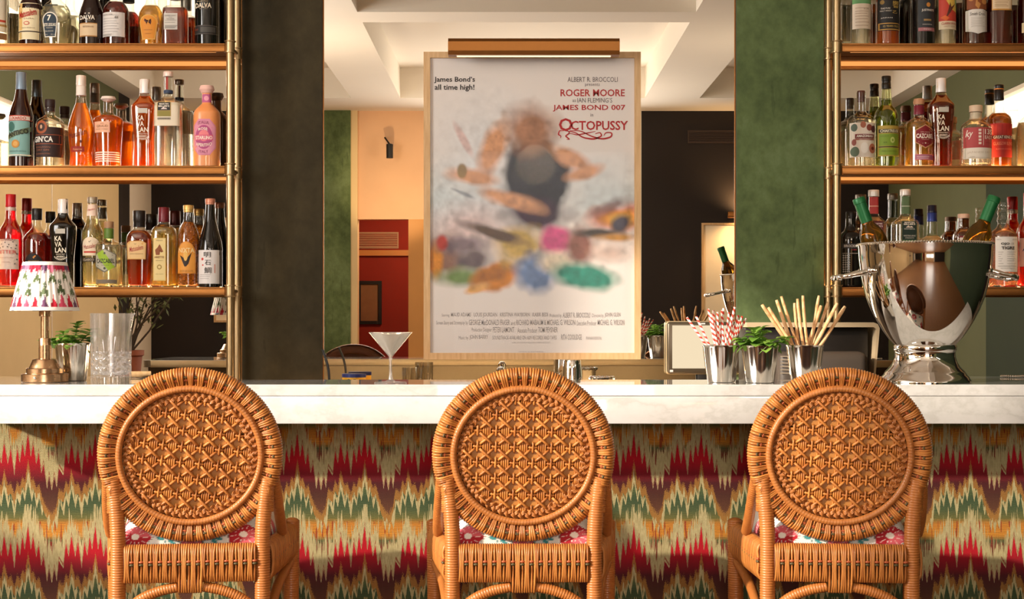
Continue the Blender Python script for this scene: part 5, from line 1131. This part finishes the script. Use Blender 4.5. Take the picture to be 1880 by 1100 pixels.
# table lamp
D = 4.17; o = thing('table_lamp', 'brass table lamp with a pleated ikat shade, left end of the counter', 'lamp', at(82.5, D)); k = D/F
def zz(y): return (CYP+(ZC-CT)/k-y)*k
b = MB(); b.lathe([(.0610, 0), (.0625, .002), (.0625, .021), (.061, .0225), (.051, .0235), (.0495, .0245), (.0495, .036), (.048, .0375), (.043, .038), (.040, .044), (.033, .060), (.031, .062), (.022, .063), (.0165, .0635), (.0165, .1)], 48); b.build('base', o, mat=COPPER, sharp=25)
b = MB(); b.lathe([(.0162, .06), (.0162, .118), (.0155, .1195), (.0110, .1195), (.0110, .178), (.0155, .179), (.0155, .193), (.012, .195), (.006, .20), (.006, .30)], 32); b.build('stem', o, mat=COPPER, sharp=25)
b = MB(); b.ball((-.008, -.0625, .0125), .0042, None, 10, 8); b.build('switch', o, mat=SILVER)
NP = 220; A = np.linspace(0, 2*PI, NP, endpoint=False); Vs = []; Cs = []; rows = 90; rgp = random.Random(4)
pleat = np.cos(A*34)*.5+.35*np.cos(A*21+1)
hue = [rgp.random() for _ in range(64)]
for j in range(rows):
    f = j/(rows-1); z = zz(571)+(zz(482)-zz(571))*f; r = .0915+(.0575-.0915)*f
    band = f > .93 or f < .07
    rr_ = r+(.0 if band else .0016*pleat)+(.0008 if band else 0)
    Vs.append(np.stack([rr_*np.cos(A), rr_*np.sin(A), np.full(NP, z)], 1))
    C = np.ones((NP, 3))*np.array(lin('#ece6de'))
    for kk in range(NP):
        q = A[kk]/(2*PI)*22; cell = int(q); u = q-cell-.5; tri = abs(u)*2; jit = .04*(hue[cell % 64]-.5)*2+.03*math.sin(kk*2.1)
        ff = f+jit
        if band:
            if hue[(cell*7) % 64] > .55 and abs(u) < .3: C[kk] = lin(('#c8425c', '#8a8f9a', '#c05a78')[cell % 3])
        elif abs(ff-(.71-.10*tri)) < .075-.03*tri or abs(ff-(.44-.10*tri)) < .085-.03*tri:
            if (cell+(1 if ff > .56 else 0)) % 2: C[kk] = lin(('#56663f', '#627050', '#56663f', '#4c5a38')[cell % 4])
        elif ff > .78+.12*tri*(hue[cell % 64]): C[kk] = lin(('#b01c3c', '#6f4a6a', '#d86a86', '#b01c3c')[cell % 4])
        elif ff < .33-.30*tri: C[kk] = lin(('#b3122c', '#d8506c', '#b3122c', '#6a4262')[(cell*3) % 4])
        elif .52 < ff < .6 and cell % 2 and tri < .5: C[kk] = lin('#66745a')
    Cs.append(C)
b = MB(); b.add(np.concatenate(Vs), [(j*NP+i, j*NP+(i+1) % NP, (j+1)*NP+(i+1) % NP, (j+1)*NP+i) for j in range(rows-1) for i in range(NP)], vcol_mat('ikat_cotton', .85))
sh = b.build('lamp_shade', o, sharp=0); set_cols(sh.data, np.concatenate(Cs)); sh.modifiers.new('cloth', 'SOLIDIFY').thickness = .0012
b = MB()
for a in (0, 2*PI/3, 4*PI/3): b.tube([(0, 0, .30), (.056*math.cos(a), .056*math.sin(a), .318)], .0016, 6)
b.build('shade_carrier', o, mat=COPPER)

# silver beakers
def beaker(px, D, label, rt=.0505, rb=.0375, h=.101):
    o = thing('silver_beaker', label, 'cup', at(px, D), 0, 'silver beakers on the counter')
    n = 96; A = np.linspace(0, 2*PI, n, endpoint=False); b = MB(); V = []
    for r0, z, am in ((rb-.004, .0, 0), (rb-.001, .0006, .2), (rb, .004, 1), (rb+(rt-rb)*.5, h*.5, 1), (rt-.001, h*.93, .7), (rt, h-.002, .1), (rt+.0006, h-.0006, 0), (rt, h, 0), (rt-.0012, h-.001, 0), (rt-.002, h*.9, .5), (rb-.0015, .006, 1), (.004, .005, 0)):
        r = r0*(1+.018*am*np.cos(A*13)); V.append(np.stack([r*np.cos(A), r*np.sin(A), np.full(n, z)], 1))
    m = len(V); b.add(np.concatenate(V), [(j*n+i, j*n+(i+1) % n, (j+1)*n+(i+1) % n, (j+1)*n+i) for j in range(m-1) for i in range(n)]+[tuple(range(n-1, -1, -1)), tuple((m-1)*n+i for i in range(n))], SILVER)
    b.build('cup', o); return o
beaker(134, 4.27, 'silver beaker of mint at the left, between the lamp and the mixing glass', .049, .0375, .105)
BK = [(1324, 4.15), (1395.6, 4.12), (1478, 4.15)]
beaker(*BK[0], 'silver beaker full of striped straws'); beaker(*BK[1], 'silver beaker of mint between the straws and the breadsticks'); beaker(*BK[2], 'silver beaker full of breadsticks')
# straws
def straw_mat():
    t = NT('striped_paper'); tc = t.new('ShaderNodeTexCoord'); sp = t.new('ShaderNodeSeparateXYZ'); t.link(tc.outputs['Object'], sp.inputs[0])
    an = t.math('DIVIDE', t.math('ARCTAN2', sp.outputs[1], sp.outputs[0]), 2*PI)
    f = t.math('FRACT', t.math('ADD', t.math('MULTIPLY', sp.outputs[2], 62.0), an))
    return t.done(t.bsdf(t.mix(t.math('GREATER_THAN', f, .54), lin('#f0e6dc'), lin('#d8402f')), .6))
def rod(name, label, cat, p0, p1, r, m, grp, mb_fn):
    p0, p1 = Vector(p0), Vector(p1); d = p1-p0
    me = mb_fn(d.length)
    o = link(name, me, None, p0); o.rotation_euler = d.to_track_quat('Z', 'Y').to_euler(); return tag(o, label, cat, grp)
_rods = []
def seg_gap(a0, a1, b0, b1):
    t = np.linspace(0, 1, 24)[:, None]; A = a0+(a1-a0)*t; d = b1-b0; L = float(d@d)
    u = np.clip(((A-b0)@d)/L, 0, 1)[:, None]; return float(np.min(np.linalg.norm(A-(b0+d*u), axis=1)))
def settle(c, base, top, need, rb_, rim, rr):
    """nudge a rod's foot and depth so that it does not cut through the rods already in the beaker"""
    best = None
    for q in range(260):
        s_ = 0 if q == 0 else min(1, q/120)
        b_ = base+Vector((rr.uniform(-1, 1)*.016*s_, rr.uniform(-1, 1)*.030*s_, 0)); t_ = top+Vector((0, rr.uniform(-1, 1)*.045*s_, 0))
        h = (TZ+.101-b_.z)/(t_.z-b_.z); p = b_+(t_-b_)*h
        if math.hypot(p.x-c.x, p.y-c.y) > rim or math.hypot(b_.x-c.x, b_.y-c.y) > rb_: continue
        g = min([seg_gap(np.array(b_), np.array(t_), r0, r1) for r0, r1 in _rods] or [1])
        if best is None or g > best[0]: best = (g, b_, t_)
        if g > need: break
    if best is None: best = (0, base, top)
    _rods.append((np.array(best[1]), np.array(best[2]))); return best[1], best[2]
STR = straw_mat()
def straw_me(L):
    b = MB(); n = 14; V = []
    for r, z in ((.0032, 0), (.0032, L), (.0027, L), (.0027, 0)): 
        a = np.linspace(0, 2*PI, n, endpoint=False); V.append(np.stack([r*np.cos(a), r*np.sin(a), np.full(n, z)], 1))
    b.add(np.concatenate(V), [(j*n+i, j*n+(i+1) % n, ((j+1) % 4)*n+(i+1) % n, ((j+1) % 4)*n+i) for j in range(4) for i in range(n)], STR); return b.mesh('paper_straw')
rs = random.Random(21)
tops = [(1261, 583, -.02), (1277, 581, .01), (1300, 567, .0), (1303, 577, -.02), (1312, 580, .015), (1318, 573, -.01), (1325, 570, .02), (1331, 566, 0), (1345, 564, -.015), (1347, 575, .015), (1352, 579, 0), (1358, 588, -.02), (1362, 581, .02), (1373, 585, 0), (1308, 570, .025), (1336, 574, .025)]
SIDE = ['leaning far left', 'leaning left, second from the left edge', 'upright at the left of the bunch', 'in the left of the bunch, low', 'in the middle of the bunch, leaning back', 'in the middle of the bunch', 'upright in the centre of the bunch', 'tall, right of centre', 'tallest, right of centre', 'behind the tallest straw', 'right of the tallest straw', 'leaning right, low', 'leaning right', 'leaning far right over the mint', 'at the back left of the bunch', 'at the back right of the bunch']
for i, (x, y, dy) in enumerate(tops):
    D = BK[0][1]; c = Vector(at(BK[0][0], D)); t = Vector((PX(x, D+dy), D+dy, PZ(y, D+dy)))
    f = (x-1317)/60; base = Vector((c.x-f*.022+rs.uniform(-.004, .004), c.y-dy*.6, TZ+.0075)); rim = .0425
    # keep the straw inside the rim where it leaves the cup
    h = (TZ+.101-base.z)/(t.z-base.z); q = base+(t-base)*h; r = Vector((q.x-c.x, q.y-c.y, 0))
    if r.length > rim: base += r*(rim/r.length-1)/(1-h)
    base, t = settle(c, base, t, .0062, .030, .0435, rs)
    rod('paper_straw', 'red and white striped paper straw '+SIDE[i], 'straw', base, t, .003, STR, 'striped straws in the silver beaker', straw_me)
BRD = None
t = NT('breadstick_crust'); n_ = t.noise(t.coord('Object'), 60, 4); BRD = t.done(t.bsdf(t.ramp(n_, [(.3, '#c08a54'), (.5, '#e0b280'), (.75, '#ecca9c')]), .75, bump=n_, bstr=.4))
def stick_me(L):
    b = MB(); n = 22; z = np.linspace(0, L, n); r0 = rs.uniform(.0043, .0052); r = r0*(1+.09*np.array([rs.uniform(-1, 1) for _ in range(n)])); r[0] *= .6; r[-1] *= .75
    p = np.stack([.0012*np.sin(z*30+rs.uniform(0, 6)), .0012*np.cos(z*23), z], 1); b.tube(p, r, 9, BRD); return b.mesh('breadstick')
bt = [(1398, 560, -.02), (1406, 565, .015), (1426, 551, .01), (1437, 544, -.01), (1461, 549, .01), (1472, 543, -.015), (1504, 543, .015), (1509, 561, -.02), (1523, 555, .02), (1534, 557, -.01), (1548, 563, .01), (1464, 556, -.025)]
BS = ['leaning furthest left', 'second from the left, leaning left', 'leaning slightly left, behind the mint', 'tall and leaning slightly left', 'upright in the centre', 'tallest upright in the centre', 'tall and leaning right', 'leaning right, in front', 'leaning right, behind the others', 'leaning right, second from the right edge', 'leaning furthest right', 'short and upright in the centre, in front']
for i, (x, y, dy) in enumerate(bt):
    D = BK[2][1]; c = Vector(at(BK[2][0], D)); t_ = Vector((PX(x, D+dy), D+dy, PZ(y, D+dy)))
    f = (x-1478)/70; base = Vector((c.x-f*.024, c.y-dy*.7+rs.uniform(-.006, .006), TZ+.0085)); rim = .041
    h = (TZ+.101-base.z)/(t_.z-base.z); q = base+(t_-base)*h; r = Vector((q.x-c.x, q.y-c.y, 0))
    if r.length > rim: base += r*(rim/r.length-1)/(1-h)
    base, t_ = settle(c, base, t_, .0096, .029, .0425, rs)
    rod('breadstick', 'thin breadstick '+BS[i], 'breadstick', base, t_, .004, BRD, 'breadsticks in the silver beaker', stick_me)
# mint
def leaf_mat(name, a, b_):
    t = NT(name); g = t.new('ShaderNodeNewGeometry'); n = t.noise(t.coord('Object'), 160, 3)
    c = t.mix(t.math('ADD', t.math('MULTIPLY', g.outputs['Random Per Island'], .7), t.math('MULTIPLY', n, .3)), lin(a), lin(b_))
    s1 = t.bsdf(c, .5, bump=n, bstr=.5); tl = t.new('ShaderNodeBsdfTranslucent'); t.setin(tl.inputs[0], c)
    m = t.new('ShaderNodeMixShader'); m.inputs[0].default_value = .3; t.link(s1, m.inputs[1]); t.link(tl.outputs[0], m.inputs[2]); return t.done(m.outputs[0])
MINT = leaf_mat('mint_leaf', '#477a28', '#a2cc56'); MSTEM = M('#5a7a34', .6, 0, 'mint_stem')
def leaf(b, p, d, up, L, W, curl):
    d = np.array(d)/np.linalg.norm(d); s_ = np.cross(d, up); s_ /= np.linalg.norm(s_)+1e-9; n_ = np.cross(s_, d)
    V = []; k = 9
    for i in range(k+1):
        t = i/k; w = W*(math.sin(PI*t**.75)**.8)*(1+.08*(i % 2)); c = np.array(p)+d*L*t-n_*curl*L*t*t
        V += [c+s_*w-n_*w*-.25, c, c-s_*w-n_*w*-.25]
    b.add(V, [(3*i+q, 3*i+q+1, 3*i+q+4, 3*i+q+3) for i in range(k) for q in (0, 1)], MINT)
def mint_sprig(c, ax, H, label, rr, grp, size=1.):
    o = thing('mint_sprig', label, 'herb', c, 0, grp)
    ax = np.array(ax, float); ax /= np.linalg.norm(ax); st = [np.array((0, 0, -.05))*1., np.zeros(3), ax*H*.55, ax*H+np.array((0, 0, -.004))]
    b = MB(); b.tube(path(st, 10), .0016, 6); b.build('stem', o, mat=MSTEM)
    b = MB()
    for k in range(14):
        f = .1+.9*k/13; p = ax*H*f; a = k*2.4+rr.uniform(-.4, .4); out = np.array((math.cos(a), math.sin(a), rr.uniform(-.15, .5)-.5*(1-f)))+ax*.5*f
        leaf(b, p, out, (0, 0, 1), (.044-.014*f)*size*rr.uniform(.8, 1.2), (.0175-.005*f)*size, rr.uniform(.05, .45))
    b.build('leaves', o, sharp=0)
rm = random.Random(9)
c = at(*BK[1])
for i, (ax, H, lb) in enumerate((((-.9, -.3, .55), .052, 'mint sprig drooping left towards the straws'), ((-.35, -.6, .9), .056, 'mint sprig at the front left of its beaker'), ((.15, .5, 1.2), .056, 'mint sprig standing highest in the right-hand mint beaker'), ((.95, -.2, .5), .058, 'mint sprig drooping right towards the breadsticks'), ((.3, -.9, .35), .046, 'mint sprig hanging over the front of its beaker'), ((-.2, .4, 1.), .052, 'mint sprig at the back of the right-hand mint beaker'))):
    mint_sprig((c[0]+ax[0]*.018, c[1]+ax[1]*.016, TZ+.094), ax, H, lb, rm, 'mint in the right-hand beaker')
c = at(134, 4.27)
for i, (ax, H, lb) in enumerate((((-.9, -.35, .35), .052, 'mint sprig drooping left towards the lamp'), ((-.3, -.5, .8), .046, 'mint sprig at the front left of the beaker by the lamp'), ((.1, .3, 1.2), .062, 'mint sprig standing highest beside the mixing glass'), ((.8, -.1, .9), .056, 'mint sprig leaning right behind the mixing glass'), ((.2, -.8, .5), .040, 'mint sprig low at the front of the beaker by the lamp'))):
    mint_sprig((c[0]+ax[0]*.018, c[1]+ax[1]*.016, TZ+.098), ax, H, lb, rm, 'mint in the left-hand beaker')
# mixing glass
D = 4.10; o = thing('mixing_glass', 'tall cut-crystal mixing glass beside the left mint beaker', 'glass', at(204, D))
n = 160; A = np.linspace(0, 2*PI, n, endpoint=False); V = []; H = .187; NZ = 90; R0 = .0535
for j in range(NZ+1):
    z = H*j/NZ; r = np.full(n, R0+.0012*j/NZ)
    if .022 < z < .085:
        u1 = np.abs(((A*10/PI+z*80) % 2)-1); u2 = np.abs(((A*10/PI-z*80) % 2)-1); r = r-.0050*(1-np.minimum(u1, u2)*2.4).clip(0, 1)
    elif z >= .085 and z < .15: r = r-.0022*(np.abs(np.cos(A*10))**.5)*np.clip((.15-z)/.065, 0, 1)
    elif z <= .018: r = r-.0025*np.abs(np.cos(A*10))
    sp = np.exp(-((A-.0)/.16)**2)+np.exp(-((A-2*PI)/.16)**2)
    r = r+sp*.012*np.clip((z-.165)/.022, 0, 1)**1.5
    V.append(np.stack([r*np.cos(A), r*np.sin(A), np.full(n, z)], 1))
for z, rr_ in ((H, -.0035), (H*.6, -.0065), (.03, -.0075), (.022, -.012)):
    sp = np.exp(-((A-.0)/.16)**2)+np.exp(-((A-2*PI)/.16)**2); r = R0+.001+rr_+sp*.012*(1 if z == H else 0); V.append(np.stack([r*np.cos(A), r*np.sin(A), np.full(n, z)], 1))
m = len(V); b = MB(); b.add(np.concatenate(V), [(j*n+i, j*n+(i+1) % n, (j+1)*n+(i+1) % n, (j+1)*n+i) for j in range(m-1) for i in range(n)]+[tuple(range(n-1, -1, -1)), tuple((m-1)*n+i for i in range(n))])
def crystal():
    t = NT('cut_crystal'); rf = t.new('ShaderNodeBsdfGlass'); rf.inputs['IOR'].default_value = 1.45; t.setin(rf.inputs[0], (.97, .97, .97))
    tr = t.new('ShaderNodeBsdfTransparent'); gl = t.new('ShaderNodeBsdfGlossy'); gl.inputs['Roughness'].default_value = .05
    m1 = t.new('ShaderNodeMixShader'); m1.inputs[0].default_value = .72; t.link(rf.outputs[0], m1.inputs[1]); t.link(tr.outputs[0], m1.inputs[2])
    m2 = t.new('ShaderNodeMixShader'); m2.inputs[0].default_value = .12; t.link(m1.outputs[0], m2.inputs[1]); t.link(gl.outputs[0], m2.inputs[2])
    df = t.new('ShaderNodeBsdfDiffuse'); t.setin(df.inputs[0], (.95, .94, .92)); m3 = t.new('ShaderNodeMixShader'); m3.inputs[0].default_value = .035; t.link(m2.outputs[0], m3.inputs[1]); t.link(df.outputs[0], m3.inputs[2]); return t.done(m3.outputs[0])
CRY = crystal(); b.build('crystal_body', o, sharp=28, mat=CRY)
# martini
D = 4.10; k = D/F; o = thing('martini_glass', 'martini glass with a cloudy drink, alone left of the middle chair', 'glass', at(717, D))
def hz(y): return (CYP+(ZC-CT)/k-y)*k
b = MB(); b.lathe([(.0435, 0), (.044, .001), (.042, .0022), (.014, .0045), (.0062, .009), (.0042, .02), (.0038, hz(662)), (.005, hz(655)), (.0585, hz(611)), (.0578, hz(610.5)), (.0572, hz(611.5)), (.0042, hz(653))], 48, caps=(True, True)); b.build('stemware', o, sharp=45, mat=CRY)
b = MB(); b.lathe([(.002, hz(652.5)), (.0535, hz(614)), (.0535, hz(613.7)), (.001, hz(613.7))], 48); b.build('drink', o, mat=liquid('#e6dccb', .4, .75))
# silver bowl (wine cooler)
D = 4.17; k = D/F; o = thing('silver_wine_cooler', 'large polished silver footed bowl holding two wine bottles', 'wine cooler', at(1698, D)); zb = CYP+(ZC-CT)/k
prof = [(82, 701), (82, 698.5), (80, 696), (78.5, 692), (74, 688), (73, 685), (70, 681), (62, 673), (57, 664), (54.5, 655), (54, 648), (55, 645), (56.5, 642), (56.5, 636), (55, 633.5), (57, 631), (66, 621), (76, 607), (87, 589), (97, 569), (105.5, 547), (112, 523), (116.5, 498), (119.3, 474), (120.3, 455), (121.5, 452), (121.5, 450.5), (119, 450.5), (117.5, 474), (114.5, 498), (110, 523), (103, 547), (95, 569), (84, 589), (72, 607), (60, 620), (4, 624)]
q = [(h*k, max(0, (zb-.0-y)*k)) for h, y in prof]; q[0] = (q[0][0], 0.)
b = MB(); b.lathe([(.01, 0)]+q, 128, caps=(True, True)); b.build('bowl', o, sharp=50, mat=CHROME)
b = MB()
for i in range(150):
    a = 2*PI*i/150; b.ball((121*k*math.cos(a), 121*k*math.sin(a), (zb-450.5)*k+.0015), .0036, None, 8, 6)
b.build('beaded_rim', o, mat=CHROME)
for sx in (-1, 1):
    b = MB(); x0_ = sx*113*k; z0_ = (zb-505)*k; px_ = sx*(1698-1535 if sx < 0 else 1858-1698)*k
    P_ = path([(x0_-sx*.004, -.052, z0_+.01), (x0_+sx*.02, -.056, z0_+.002), (px_-sx*.012, -.05, z0_-.006), (px_, -.03, z0_-.008), (px_, .03, z0_-.008), (px_-sx*.012, .05, z0_-.006), (x0_+sx*.02, .056, z0_+.002), (x0_-sx*.004, .052, z0_+.01)], 70)
    b.tube(P_, .0065+.0012*np.sin(np.linspace(0, PI*6, 70))**2, 12)
    for yy in (-.05, .05): b.ball((x0_-sx*.008, yy, z0_+.010), .012, None, 14, 10); b.ball((px_-sx*.002, yy*.75, z0_-.008), .0095, None, 12, 8)
    b.build('handle', o, mat=CHROME)
def wine(label, top_px, base_px, D, paper_):
    p1, p0 = Vector((PX(top_px[0], D), D, PZ(top_px[1], D))), Vector((PX(base_px[0], D), D, PZ(base_px[1], D))); d = p1-p0; L = d.length; s_ = L/.315
    o = thing('wine_bottle', label, 'bottle', p0, 0, 'wine bottles in the silver bowl'); o.rotation_euler = d.to_track_quat('Z', 'Y').to_euler()
    pr = [(.030, 0), (.0355, .004), (.0355, .185), (.035, .195), (.0325, .212), (.027, .226), (.0185, .238), (.0155, .248), (.0148, .262), (.0148, .31)]
    b = MB(); b.lathe([(r*s_, z*s_) for r, z in pr], 32); b.build('glass_body', o, mat=M('#94661c', .05, 0, 'amber_green_glass', trans=.85, ior=1.3))
    b = MB(); b.lathe([(r*s_, z*s_) for r, z in [(.0158, .245), (.0160, .30), (.0172, .301), (.0172, .313), (.0155, .3155), (.0156, .316)]], 28); b.build('capsule', o, sharp=35, mat=M('#1f6a3a', .38, .2, 'green_foil'))
    b = MB(); b.lathe([(.0359*s_, .05*s_), (.0359*s_, .150*s_)], 32, caps=(False, False)); b.build('label', o, mat=paper_)
    return o
wine('wine bottle with a green foil top leaning left in the silver bowl', (1576, 364), (1648, 566), 4.17, paper('#e6ded2'))
wine('wine bottle with a green foil top leaning right in the silver bowl', (1826, 362), (1743, 566), 4.16, paper('#e6ded2'))
# bead chain
o = MB(); rb = random.Random(2)
for i in range(34):
    o.ball((PX(1838, 4.5)+i*.0048, 4.50+.012*math.sin(i*.5), TZ+.0035), .0034, None, 8, 6)
o = o.build('bead_chain', None, mat=CHROME); tag(o, 'string of small silver beads lying at the right end of the counter', 'beads')
# straw-coloured muddler lying behind the mixing glass
D = 4.5; b = MB(); b.tube([(PX(238, D), D, TZ+.009), (PX(274, D), D+.02, TZ+.009)], .0088, 12); o = b.build('wooden_muddler', None, mat=OAK); tag(o, 'pale wooden rod lying behind the mixing glass', 'bar tool')

# ------------------------------------------------------------------ tools and screens on the back counter
ZBK = ZBC+.0006
def bk(px, D): return (PX(px, D), D, ZBK)
D = 5.445; o = thing('coffee_tin', 'yellow tin with a dark blue lid behind the martini glass', 'tin', bk(650, D)); k = D/F; h = ZC-96*k-ZBK
b = MB(); b.lathe([(.041, 0), (.042, .002), (.042, h-.012)], 28); b.build('tin_body', o, mat=M('#e0a62c', .35, .1, 'yellow_tin'))
b = MB(); b.lathe([(.0432, h-.013), (.0432, h-.001), (.041, h)], 28); b.build('lid', o, mat=M('#1f2a66', .4, .1, 'blue_lid'))
class Cyl:
    def wrap(s, pts, off): p = np.asarray(pts, float); return np.stack([(.042+off)*np.sin(p[:, 0]/.042), -(.042+off)*np.cos(p[:, 0]/.042), p[:, 1]], 1)
b = MB(); g, f, a = text_geo('Coffee', .02, .3); b.add(Cyl().wrap(np.stack([(g[:, 0]-.5)*.05, h-.032+g[:, 1]*.014], 1), .0006), f, ink('#1c1a18'))
b.build('lettering', o, smooth=False)
o = MB(); D = 5.3; P_ = path([(PX(592, D), D, ZC-52*D/F), (PX(602, D), D-.01, ZC-80*D/F), (PX(604, D), D-.02, ZBK+.05), (PX(600, D), D-.03, ZBK+.006), (PX(570, D), D-.04, ZBK+.006)], 40); o.tube(P_, .0045, 8); o = o.build('power_cable', None, mat=BLACK); tag(o, 'black cable looping down beside the left suede column', 'cable')
D = 5.2; o = thing('ribbed_tumbler', 'ribbed clear tumbler under the left corner of the poster', 'glass', bk(757, D)); k = D/F; h = ZC-85*k-ZBK
A = np.linspace(0, 2*PI, 64, endpoint=False); V = [np.stack([(r+.0012*np.cos(A*16))*np.cos(A), (r+.0012*np.cos(A*16))*np.sin(A), np.full(64, z)], 1) for r, z in ((.030, 0), (.034, h), (.031, h), (.028, .01))]
b = MB(); b.add(np.concatenate(V), [(j*64+i, j*64+(i+1) % 64, (j+1)*64+(i+1) % 64, (j+1)*64+i) for j in range(3) for i in range(64)]+[tuple(range(63, -1, -1))]); b.build('glass_body', o, mat=glass('#f2efe8', .12))
D = 5.2; o = thing('bar_tap', 'small chrome tap knob above the middle chair, left of the shaker', 'tap', bk(919, D)); k = D/F; h = ZC-84*k-ZBK
b = MB(); b.lathe([(.02, 0), (.02, .006), (.007, .01), (.007, h-.03), (.014, h-.026), (.015, h-.008), (.008, h)], 20); b.build('spout', o, mat=CHROME)
D = 5.05; o = thing('cocktail_shaker', 'polished steel cocktail shaker below the poster frame, right of the middle chair top', 'shaker', bk(1050, D)); k = D/F; h = ZC-71*k-ZBK
b = MB(); b.lathe([(.039, 0), (.040, .003), (.0395, .03), (.033, h-.03), (.0295, h-.004), (.028, h), (.004, h)], 40); b.build('shaker_body', o, mat=CHROME)
D = 5.05; o = thing('cocktail_strainer', 'small silver strainer ring resting on a stand, right of the shaker', 'strainer', bk(1105, D)); k = D/F; h = ZC-104*k-ZBK
b = MB(); A = np.linspace(0, 2*PI, 60, endpoint=False); b.tube(np.stack([.037*np.cos(A), .037*np.sin(A), np.full(60, h)], 1), .0055, 8, closed=True, mod=lambda L, a: 1+.25*np.sin(L*400)); b.build('ring', o, mat=CHROME)
b = MB(); b.lathe([(.036, 0), (.034, h-.005), (.03, h-.005)], 24); b.build('stand', o, mat=M('#9a8a70', .35, .6, 'steel_pot'))
# tablet till facing the room
D = 5.515; k = D/F; o = thing('till_screen', 'till screen with a dark bezel and a blank cream display, behind the striped straws', 'screen', bk(1291, D))
w2_, z0_, z1_ = 67*k, ZC-96*k-ZBK, ZC-1*k-ZBK+.0
b = MB(); b.rbox(-w2_, w2_, -.012, .02, z0_, z1_, .010, seg=3); tb = b.build('bezel', o, mat=M('#5a4f40', .3, .5, 'screen_bezel'))
b = MB(); b.rbox(-w2_-.003, w2_+.003, -.006, .016, z0_-.003, z1_+.003, .011, seg=3); b.build('rim', o, mat=M('#c9b48e', .35, .5, 'screen_rim'))
b = MB(); b.box(-w2_+.019, w2_-.017, -.0135, -.012, z0_+.019, z1_-.013); b.build('display', tb, smooth=False, mat=emit('#f1dcb8', .72, 'lit_display'))
b = MB(); b.box(-w2_+.010, -w2_+.022, -.0128, -.012, z0_+.006, z0_+.014); b.box(-.01, .006, -.0128, -.012, z1_-.009, z1_-.004); b.build('sticker', tb, smooth=False, mat=paper('#d8d4d0'))
b = MB(); b.rbox(-.07, .07, -.08, .0, 0, .012, .004); b.rbox(-.02, .02, .003, .018, .010, z0_+.04, .003); b.build('stand', o, mat=BLACK)
# till seen from behind and receipt printer
D = 5.13; k = D/F; o = thing('till_terminal', 'large till terminal seen from the side with a cream top edge, behind the breadsticks', 'till', bk(1490, D))
xl, xr = -122*k, 120*k; zt = ZC-2*k-ZBK
b = MB(); 
prof = [(xl, zt), (xr-.02, zt), (xr-.006, zt-.006), (xr, zt-.02), (xr-.018, .09), (xr-.024, .09), (xr-.010, zt-.024), (xr-.02, zt-.016), (xl, zt-.016)]
b.prism(prof, -.04, .16); b.build('housing', o, smooth=False, mat=M('#cdb592', .45, .1, 'cream_plastic'))
b = MB(); b.rbox(xl, xr-.03, .0, .15, .02, zt-.017, .004); b.build('screen_body', o, mat=M('#1c1612', .4, 0, 'dark_plastic'))
b = MB(); b.rbox(xl+.03, xl+.055, -.05, .0, .20, .212, .002); b.rbox(xl+.02, xl+.16, .02, .14, 0, .021, .004); b.build('stand', o, mat=BLACK)
D = 4.95+.12; o = thing('receipt_printer', 'dark grey rounded receipt printer below the till, behind the breadstick beaker', 'printer', bk(1515, D)); k = D/F; zt = ZC-55*k-ZBK
b = MB(); b.rbox(-92*k, 74*k, -.06, .05, 0, zt, .03, seg=4)
b.build('printer_body', o, mat=M('#4a4038', .5, 0, 'grey_plastic'))
b = MB()
for i in range(6): b.box(-88*k, -60*k, -.0615, -.0595, zt-.018-i*.011, zt-.014-i*.011)
b.build('vents', o, smooth=False, mat=M('#9a8a78', .5, 0, 'vent_plastic'))
